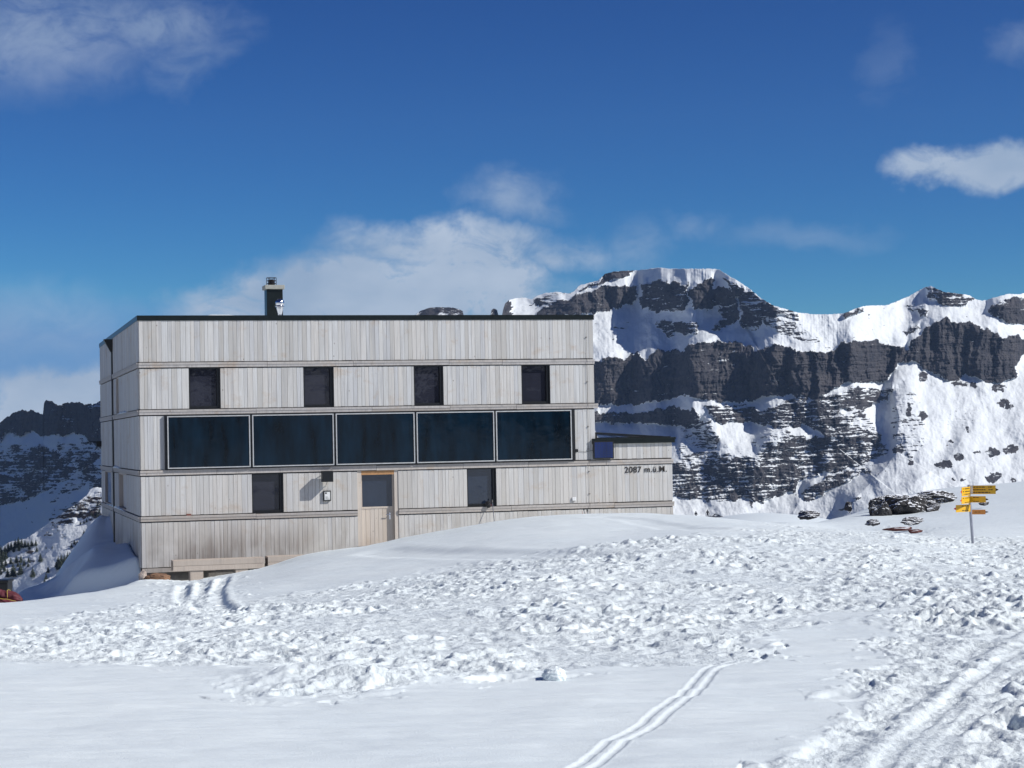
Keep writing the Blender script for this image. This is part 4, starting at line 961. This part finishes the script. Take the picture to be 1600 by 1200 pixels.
# ------------------------------------------------------------------ signpost
M_YEL = simple("sign_yellow", (.75, .42, .015), .45, var=.05); M_GALV = simple("galvanised_pole", (.36, .37, .42), .45, .5)
M_RDT = simple("sign_red_tip", (.55, .03, .03), .45); M_TXT = simple("sign_print", (.03, .02, .01), .5)
SPY = 40.; base = pix(1520, 852, SPY); tip = pix(1513.6, 757.5, SPY)
sp_ = empty("signpost", tuple(base)); tag(sp_, "leaning grey hiking signpost with six yellow direction signs", "signpost")
def rel(P): return Vector(P)-Vector(base)
mb = MB(); lo = rel(base)-Vector((-.02, 0, .35)); mb.tube([lo, rel(tip)], .030, 14); mb.build("pole", M_GALV, sp_)
def sign(pya, pyb, pxend, ang, right, tipc=M_RDT, lines=3, white=False, orange=False):
    """a plate fixed on the pole: ang turns it towards the viewer"""
    zt_ = pix(1515, pya, SPY)[2]-base[2]; zb_ = pix(1515, pyb, SPY)[2]-base[2]; f = ((zt_+zb_)/2)/(tip[2]-base[2]); ctr = rel(base)+(rel(tip))*f
    sgn = 1 if right else -1; e = Vector((sgn*math.cos(ang), -math.sin(ang), 0)); n = Vector((-e.y*sgn*-1*-1, 0, 0))
    xp = pix(pxend, (pya+pyb)/2, SPY)[0]-base[0]-ctr.x; L = abs(xp)/math.cos(ang); rz_ = math.atan2(e.y, e.x) if right else math.atan2(-e.y, -e.x)
    r = Matrix.Rotation(rz_, 3, 'Z'); H = (zt_-zb_)/2*.96; th = .006
    def tr(x, y, z): return tuple(r@Vector((x, y, z))+Vector((ctr.x, ctr.y, ctr.z)))
    def pr(mb, pts, y0, y1):
        n_ = len(pts); vs = [tr(x, y0, z) for x, z in pts]+[tr(x, y1, z) for x, z in pts]
        mb.solid(vs, [tuple(range(n_)), tuple(range(2*n_-1, n_-1, -1))]+[(i, (i+1) % n_, n_+(i+1) % n_, n_+i) for i in range(n_)])
    x0 = .036*sgn; x1 = L*sgn; tl = .055*sgn
    y = -.034
    mb = MB(); pr(mb, [(x0, -H), (x1, -H), (x1, H), (x0, H)], y-th, y); pl = mb.build("sign", simple("sign_orange", (.70, .27, .05), .5) if orange else M_YEL, sp_)
    mb = MB(); pr(mb, [(x1+.001*sgn, -H*.35), (x1+tl, -.006), (x1+tl, .006), (x1+.001*sgn, H*.35)], y-th, y); mb.build("arrow_tip", tipc, pl)
    mb = MB(); rr = random.Random(int(pya*7+pxend))
    for k in range(lines):
        zz = H*(.62-1.24*(k/(max(1, lines-1)))) if lines > 1 else 0
        x = .09
        while x < L-.10:
            w = rr.uniform(.025, .07); 
            if x > L*.62 and x < L*.72: x += w; continue
            s0, s1 = sorted((x*sgn, min(x+w, L-.03)*sgn)); pr(mb, [(s0, zz-H*.11), (s1, zz-H*.11), (s1, zz+H*.11), (s0, zz+H*.11)], y-th-.002, y-th-.0005); x += w+.014
    if lines: mb.build("lettering", M_TXT, pl)
    if white: mb = MB(); pr(mb, [(x0+.002, -H*.9), (x0+.055, -H*.9), (x0+.055, H*.9), (x0+.002, H*.9)], y-th-.003, y-th-.0004); mb.build("location_field", M_WHITE, pl)
sign(760, 774.3, 1491.8, 1.0, False, lines=3); sign(775.2, 786.2, 1492.2, .95, False, lines=2); sign(787.8, 799.5, 1487.6, .55, False, lines=2)
sign(758.3, 772.2, 1551.8, .45, True, lines=3, white=True, tipc=M_TXT); sign(775, 785.2, 1537.5, .6, True, lines=2, tipc=M_TXT); sign(796.2, 803.8, 1538.2, .35, True, lines=1, orange=True, tipc=M_TXT)

# ------------------------------------------------------------------ ski poles and bag
M_PBLUE = simple("blue_black_pole", (.03, .04, .07), .35, .4); M_PK = simple("pink_strap", (.35, .12, .14), .6)
def wall_pt(px, py, off):
    a, z = fac(px, py, off); return Vector(_c+_t*a-_nn*off)+Vector((0, 0, z-HZ))
def ski_pole(p0, p1, off0, off1, label, deep=.25):
    A = wall_pt(*p0, off0); B = wall_pt(*p1, off1); r = empty("ski_pole", tuple(B)); tag(r, label, "ski pole", "ski poles by the hut wall")
    d = (A-B); dn = d.normalized()
    mb = MB(); mb.tube([-dn*deep, d*.86], .009, 8); mb.build("shaft", M_PBLUE, r)
    mb = MB(); mb.tube([d*.86, d], .017, 8); mb.lathe(tuple(d), [(.02, -.01), (.022, .012), (.01, .02)], 8); mb.build("grip", M_BLACK, r)
    mb = MB(); q = d-dn*.02; mb.tube([q, q+Vector((-.05, 0, -.06)), q+Vector((-.03, 0, -.14)), q-dn*.12], .006, 6); mb.build("strap", M_PK, r)
ski_pole((769, 781), (772, 812), .10, .32, "dark ski pole leaning against the sill of the window right of the door")
ski_pole((912.2, 795), (914, 812), .6, .62, "left ski pole grip poking out of the snow below the annex wall")
ski_pole((917.5, 797), (918, 812), .6, .62, "right ski pole grip poking out of the snow below the annex wall")
A = wall_pt(763, 789, .10)
rock("bag", tuple(A+Vector((0, 0, .02))), .09, .06, .10, simple("black_nylon", (.012, .012, .014), .7), "small black bag on the sill of the window right of the door", 4, cat="bag")

# ------------------------------------------------------------------ tarpaulin bundle and crate at the left edge
M_TARP = simple("maroon_tarpaulin", (.095, .014, .022), .7, scale=5, var=.3, bump=.5)
Pb = pix(8, 925, 43.5)
r = empty("tarpaulin_bundle", (Pb[0], Pb[1], ground_at(Pb[0], Pb[1]))); tag(r, "folded maroon tarpaulin bundle roped with yellow cord at the left edge", "tarpaulin"); r.scale = (.82, .82, .78)
u = np.linspace(0, 1, 46)[:, None]; w = np.linspace(0, 2*math.pi, 37)[None]; U_ = u+0*w; W_ = w+0*u
rad = .17*np.sin(np.pi*np.clip(U_*.94+.05, 0, 1))**.45*(1+.22*fbm(U_*7, np.cos(W_)*1.5+np.sin(W_)*.7, 4, 3)+.10*np.sin(W_*5+U_*9))
x = -.62+1.10*U_; zc2 = .44-.34*U_**1.4+.04*np.sin(U_*9)
Pm = np.stack([x, rad*np.cos(W_)*1.2, zc2+rad*np.sin(W_)*.95], -1)
o = grid_mesh("cover", Pm, M_TARP); o.parent = r
rad2 = .11*np.sin(np.pi*np.clip(U_*.94+.05, 0, 1))**.4*(1+.25*fbm(U_*6+4, np.cos(W_)*1.4, 4, 9))
Pm = np.stack([-.75+1.15*U_, -.16+rad2*np.cos(W_)*1.3, .16-.10*U_+rad2*np.sin(W_)], -1); o = grid_mesh("cover", Pm, M_TARP); o.parent = r
mb = MB(); mb.tube([(-.7+.12*i, -.24-.01*i, .33-.022*i+.01*math.sin(i*2)) for i in range(10)], .010, 6)
for xx in (-.25, .1): mb.tube([(xx+.02*math.sin(q), .22*math.cos(q*math.pi/8), .33-.16*(xx+.5)+.20*math.sin(q*math.pi/8)) for q in range(17)], .008, 6)
mb.build("rope", simple("yellow_cord", (.45, .33, .06), .7), r)
Pc = pix(-2, 917, 45.); cz = ground_at(Pc[0], Pc[1])
r = empty("crate", (Pc[0], Pc[1], cz)); tag(r, "black plastic crate behind the maroon tarpaulin at the left edge", "crate")
ztop = pix(8, 905.5, 45.)[2]-cz
mb = MB(); mb.box(-.45, .26, -.2, .25, .0, ztop*.9); mb.build("box", M_BLACK, r, bevel=.01)
mb = MB(); mb.box(-.47, .28, -.22, .27, ztop*.9+.002, ztop); mb.build("lid", M_BLACK, r, bevel=.01)

# ------------------------------------------------------------------ people far off
M_SKIN = simple("skin", (.45, .28, .2), .6); M_CLO = simple("dark_clothes", (.018, .017, .025), .8); M_CLO2 = simple("dark_red_jacket", (.06, .02, .03), .8)
def person(px, py_top, Y, label, mat, pole=True, lean=0.):
    top = pix(px, py_top, Y); r = empty("person", (top[0], top[1], top[2]-1.78)); tag(r, label, "person")
    J = {0: (0, 0, .95), 1: (0, 0, 1.15), 2: (lean, 0, 1.42), 3: (lean, 0, 1.54), 4: (lean*1.2, -.02, 1.66), 5: (-.19, 0, 1.42), 6: (-.30, -.05, 1.16), 7: (-.38, -.22, .98), 8: (.19, 0, 1.42), 9: (.28, -.04, 1.15), 10: (.33, -.2, .97),
         11: (-.10, 0, .88), 12: (-.14, -.08, .48), 13: (-.15, .02, .08), 14: (-.15, -.14, .04), 15: (.10, 0, .88), 16: (.15, .06, .48), 17: (.16, .14, .08), 18: (.16, -.02, .04), 19: (lean*1.2, -.02, 1.78)}
    E_ = [(0, 1), (1, 2), (2, 3), (3, 4), (4, 19), (2, 5), (5, 6), (6, 7), (2, 8), (8, 9), (9, 10), (0, 11), (11, 12), (12, 13), (13, 14), (0, 15), (15, 16), (16, 17), (17, 18)]
    R_ = {0: .15, 1: .15, 2: .15, 3: .06, 4: .10, 19: .08, 5: .075, 6: .055, 7: .04, 8: .075, 9: .055, 10: .04, 11: .10, 12: .075, 13: .055, 14: .05, 15: .10, 16: .075, 17: .055, 18: .05}
    me = bpy.data.meshes.new("body"); me.from_pydata([J[i] for i in range(20)], E_, []); me.materials.append(mat)
    o = bpy.data.objects.new("body", me); COL.objects.link(o); o.parent = r
    o.modifiers.new("skin", 'SKIN'); sv = me.skin_vertices[0].data
    for i in range(20): sv[i].radius = (R_[i], R_[i]); sv[i].use_root = (i == 0)
    o.modifiers.new("sub", 'SUBSURF').levels = 1; o.modifiers["sub"].render_levels = 1
    mb = MB(); mb.lathe((lean*1.2, -.02, 1.66), [(.02, .13), (.10, .09), (.115, .0), (.112, -.01)][::-1], 12); mb.build("hat", M_CLO, r, smooth=True)
    if pole:
        mb = MB(); mb.tube([(-.38, -.24, 1.05), (-.52, -.4, .02)], .02, 6); mb.tube([(.33, -.22, 1.05), (.45, -.38, .02)], .02, 6); mb.build("ski_poles", M_BLACK, r)
person(1087.3, 798.6, 400, "distant person in dark clothes walking down behind the snow crest, left of the other", M_CLO, False)
person(1105.5, 796.4, 380, "distant person in dark clothes with ski poles behind the snow crest, right of the other", M_CLO)

# ------------------------------------------------------------------ conifers on the left hillside
M_NEED = simple("conifer_needles", (.030, .042, .030), .8, var=.5, scale=.8); M_TRUNK = simple("conifer_bark", (.06, .04, .03), .9)
def conifer_mesh(seed, H=8.):
    rs = random.Random(seed); mb = MB(); tiers = 15
    for i in range(tiers):
        f = i/(tiers-1); z = H*(.10+.86*f); R = H*.24*(1-f)**.85+.12; nb = 9
        for k in range(nb):
            a = 2*math.pi*(k+rs.random()*.8)/nb; r = R*rs.uniform(.65, 1.15); dr_ = r*rs.uniform(.25, .5); wd = r*.30
            ca, sa = math.cos(a), math.sin(a)
            p = [(0, 0, z+.25), (ca*r*.6-sa*wd, sa*r*.6+ca*wd, z-dr_*.45), (ca*r, sa*r, z-dr_), (ca*r*.6+sa*wd, sa*r*.6-ca*wd, z-dr_*.45), (ca*r*.5, sa*r*.5, z-dr_*.2+.22)]
            mb.solid(p, [(0, 1, 4), (1, 2, 4), (2, 3, 4), (3, 0, 4), (0, 3, 2, 1)])
    mb.solid([(0.12*math.cos(q*2.1), .12*math.sin(q*2.1), H*.9) for q in range(3)]+[(0, 0, H*1.03)], [(0, 1, 3), (1, 2, 3), (2, 0, 3), (0, 2, 1)])
    return mb
protos = []
for s in range(4):
    r = empty("conifer"); c_ = conifer_mesh(s+1).build("crown", M_NEED, r); mb = MB(); mb.tube([(0, 0, -1), (0, 0, 7.5)], .18, 7, r2=.04); t_ = mb.build("trunk", M_TRUNK, r); protos.append((r, c_, t_))
C1 = ("conifer in the dense row crossing the hillside below the shadow", "conifers in the upper row", [(2, 868, 15), (8, 866, 13), (13, 862, 14), (18, 859, 12), (24, 857, 14), (29, 856, 16), (34, 856, 14), (39, 855, 11), (44, 855, 9), (50, 854, 10), (56, 853, 9), (5, 876, 15), (0, 879, 17), (10, 873, 11), (46, 859, 7), (22, 863, 9), (30, 861, 9)])
C2 = ("conifer in the scattered stand low on the hillside", "conifers in the lower stand", [(3, 888, 14), (9, 884, 10), (17, 881, 10), (26, 880, 12), (33, 879, 11), (38, 884, 10), (45, 878, 8), (0, 898, 14), (12, 902, 14), (44, 886, 7), (58, 862, 8), (7, 893, 9), (28, 886, 8)])
C3 = ("conifer in the tight clump beside the snow chute", "conifers beside the snow chute", [(91, 888, 18), (96, 890, 22), (101, 888, 20), (106, 880, 17), (110, 876, 13), (88, 886, 9), (113, 884, 11), (117, 880, 9), (104, 890, 12)])
C4 = ("small conifer in the thin stand between chute and drift", "conifers near the hut", [(131, 838, 10), (128, 845, 8), (125, 849, 9), (121, 852, 8), (134, 851, 9), (130, 855, 8), (137, 849, 6), (116, 850, 7), (112, 856, 7), (75, 895, 10), (72, 905, 9), (70, 912, 8)])
C5 = ("dark shrubby conifer high on the hillside toward the hut", "conifers high by the hut wall", [(152, 808, 6), (155, 801, 7), (148, 806, 5), (152, 791, 6), (157, 789, 6), (143, 806, 5), (151, 822, 4), (154, 829, 4), (126, 820, 5), (131, 818, 5), (135, 816, 6), (82, 857, 4), (72, 858, 4), (118, 793, 4), (124, 797, 4)])
SOLO = [(21, 901, 21, "tall dark conifer in front at the lower left, above the black crate"), (32, 898, 17, "slim pointed conifer just right of the tall one above the black crate"), (51, 902, 15, "dark conifer standing lowest on the open snow between the tall ones and the chute"),
        (63, 878, 13, "single conifer alone on open snow left of the chute"), (150, 846, 15, "dark bushy conifer standing alone beside the shaded snow drift")]
def plant(k, px, py, hpx, label, group):
    P = hill_surf(px, py); src = protos[k % 4]; r = src[0].copy(); COL.objects.link(r)
    sc_ = hpx*P[1]/FPX/8.2; r.location = (P[0], P[1], P[2]-.15*sc_); r.scale = (sc_*1.75, sc_*1.75, sc_*1.15); r.rotation_euler = (0, 0, k*1.3)
    for ch in src[1:]:
        c = ch.copy(); COL.objects.link(c); c.parent = r
    tag(r, label, "conifer", group)
k = 0
ORD = "first second third fourth fifth sixth seventh eighth ninth tenth eleventh twelfth thirteenth fourteenth fifteenth sixteenth seventeenth eighteenth nineteenth twentieth".split()
for lb, gr, lst in (C1, C2, C3, C4, C5):
    for i, (a, b, h) in enumerate(sorted(lst)): plant(k, a, b, h, ORD[i]+" from the left, "+lb, gr); k += 1
for (a, b, h, lb) in SOLO: plant(k, a, b, h, lb, None); k += 1
for pr_ in protos:
    for o in pr_: bpy.data.objects.remove(o)

# ------------------------------------------------------------------ air
def haze():
    X0, X1, Y0, Y1, Z0, Z1 = -3700, 3700, -3700, 4600, -620, 760
    mb = MB(); mb.box(X0, X1, Y0, Y1, Z0, Z1)
    m = bpy.data.materials.new("haze"); m.use_nodes = True; nt = m.node_tree; nt.nodes.clear()
    o = nt.nodes.new('ShaderNodeOutputMaterial'); v = nt.nodes.new('ShaderNodeVolumePrincipled')
    v.inputs['Color'].default_value = (.42, .64, 1.0, 1); v.inputs['Density'].default_value = 4.2e-5; v.inputs['Anisotropy'].default_value = 0.1
    nt.links.new(v.outputs[0], o.inputs['Volume'])
    h = mb.build("haze", m); h['kind'] = 'stuff'
haze()
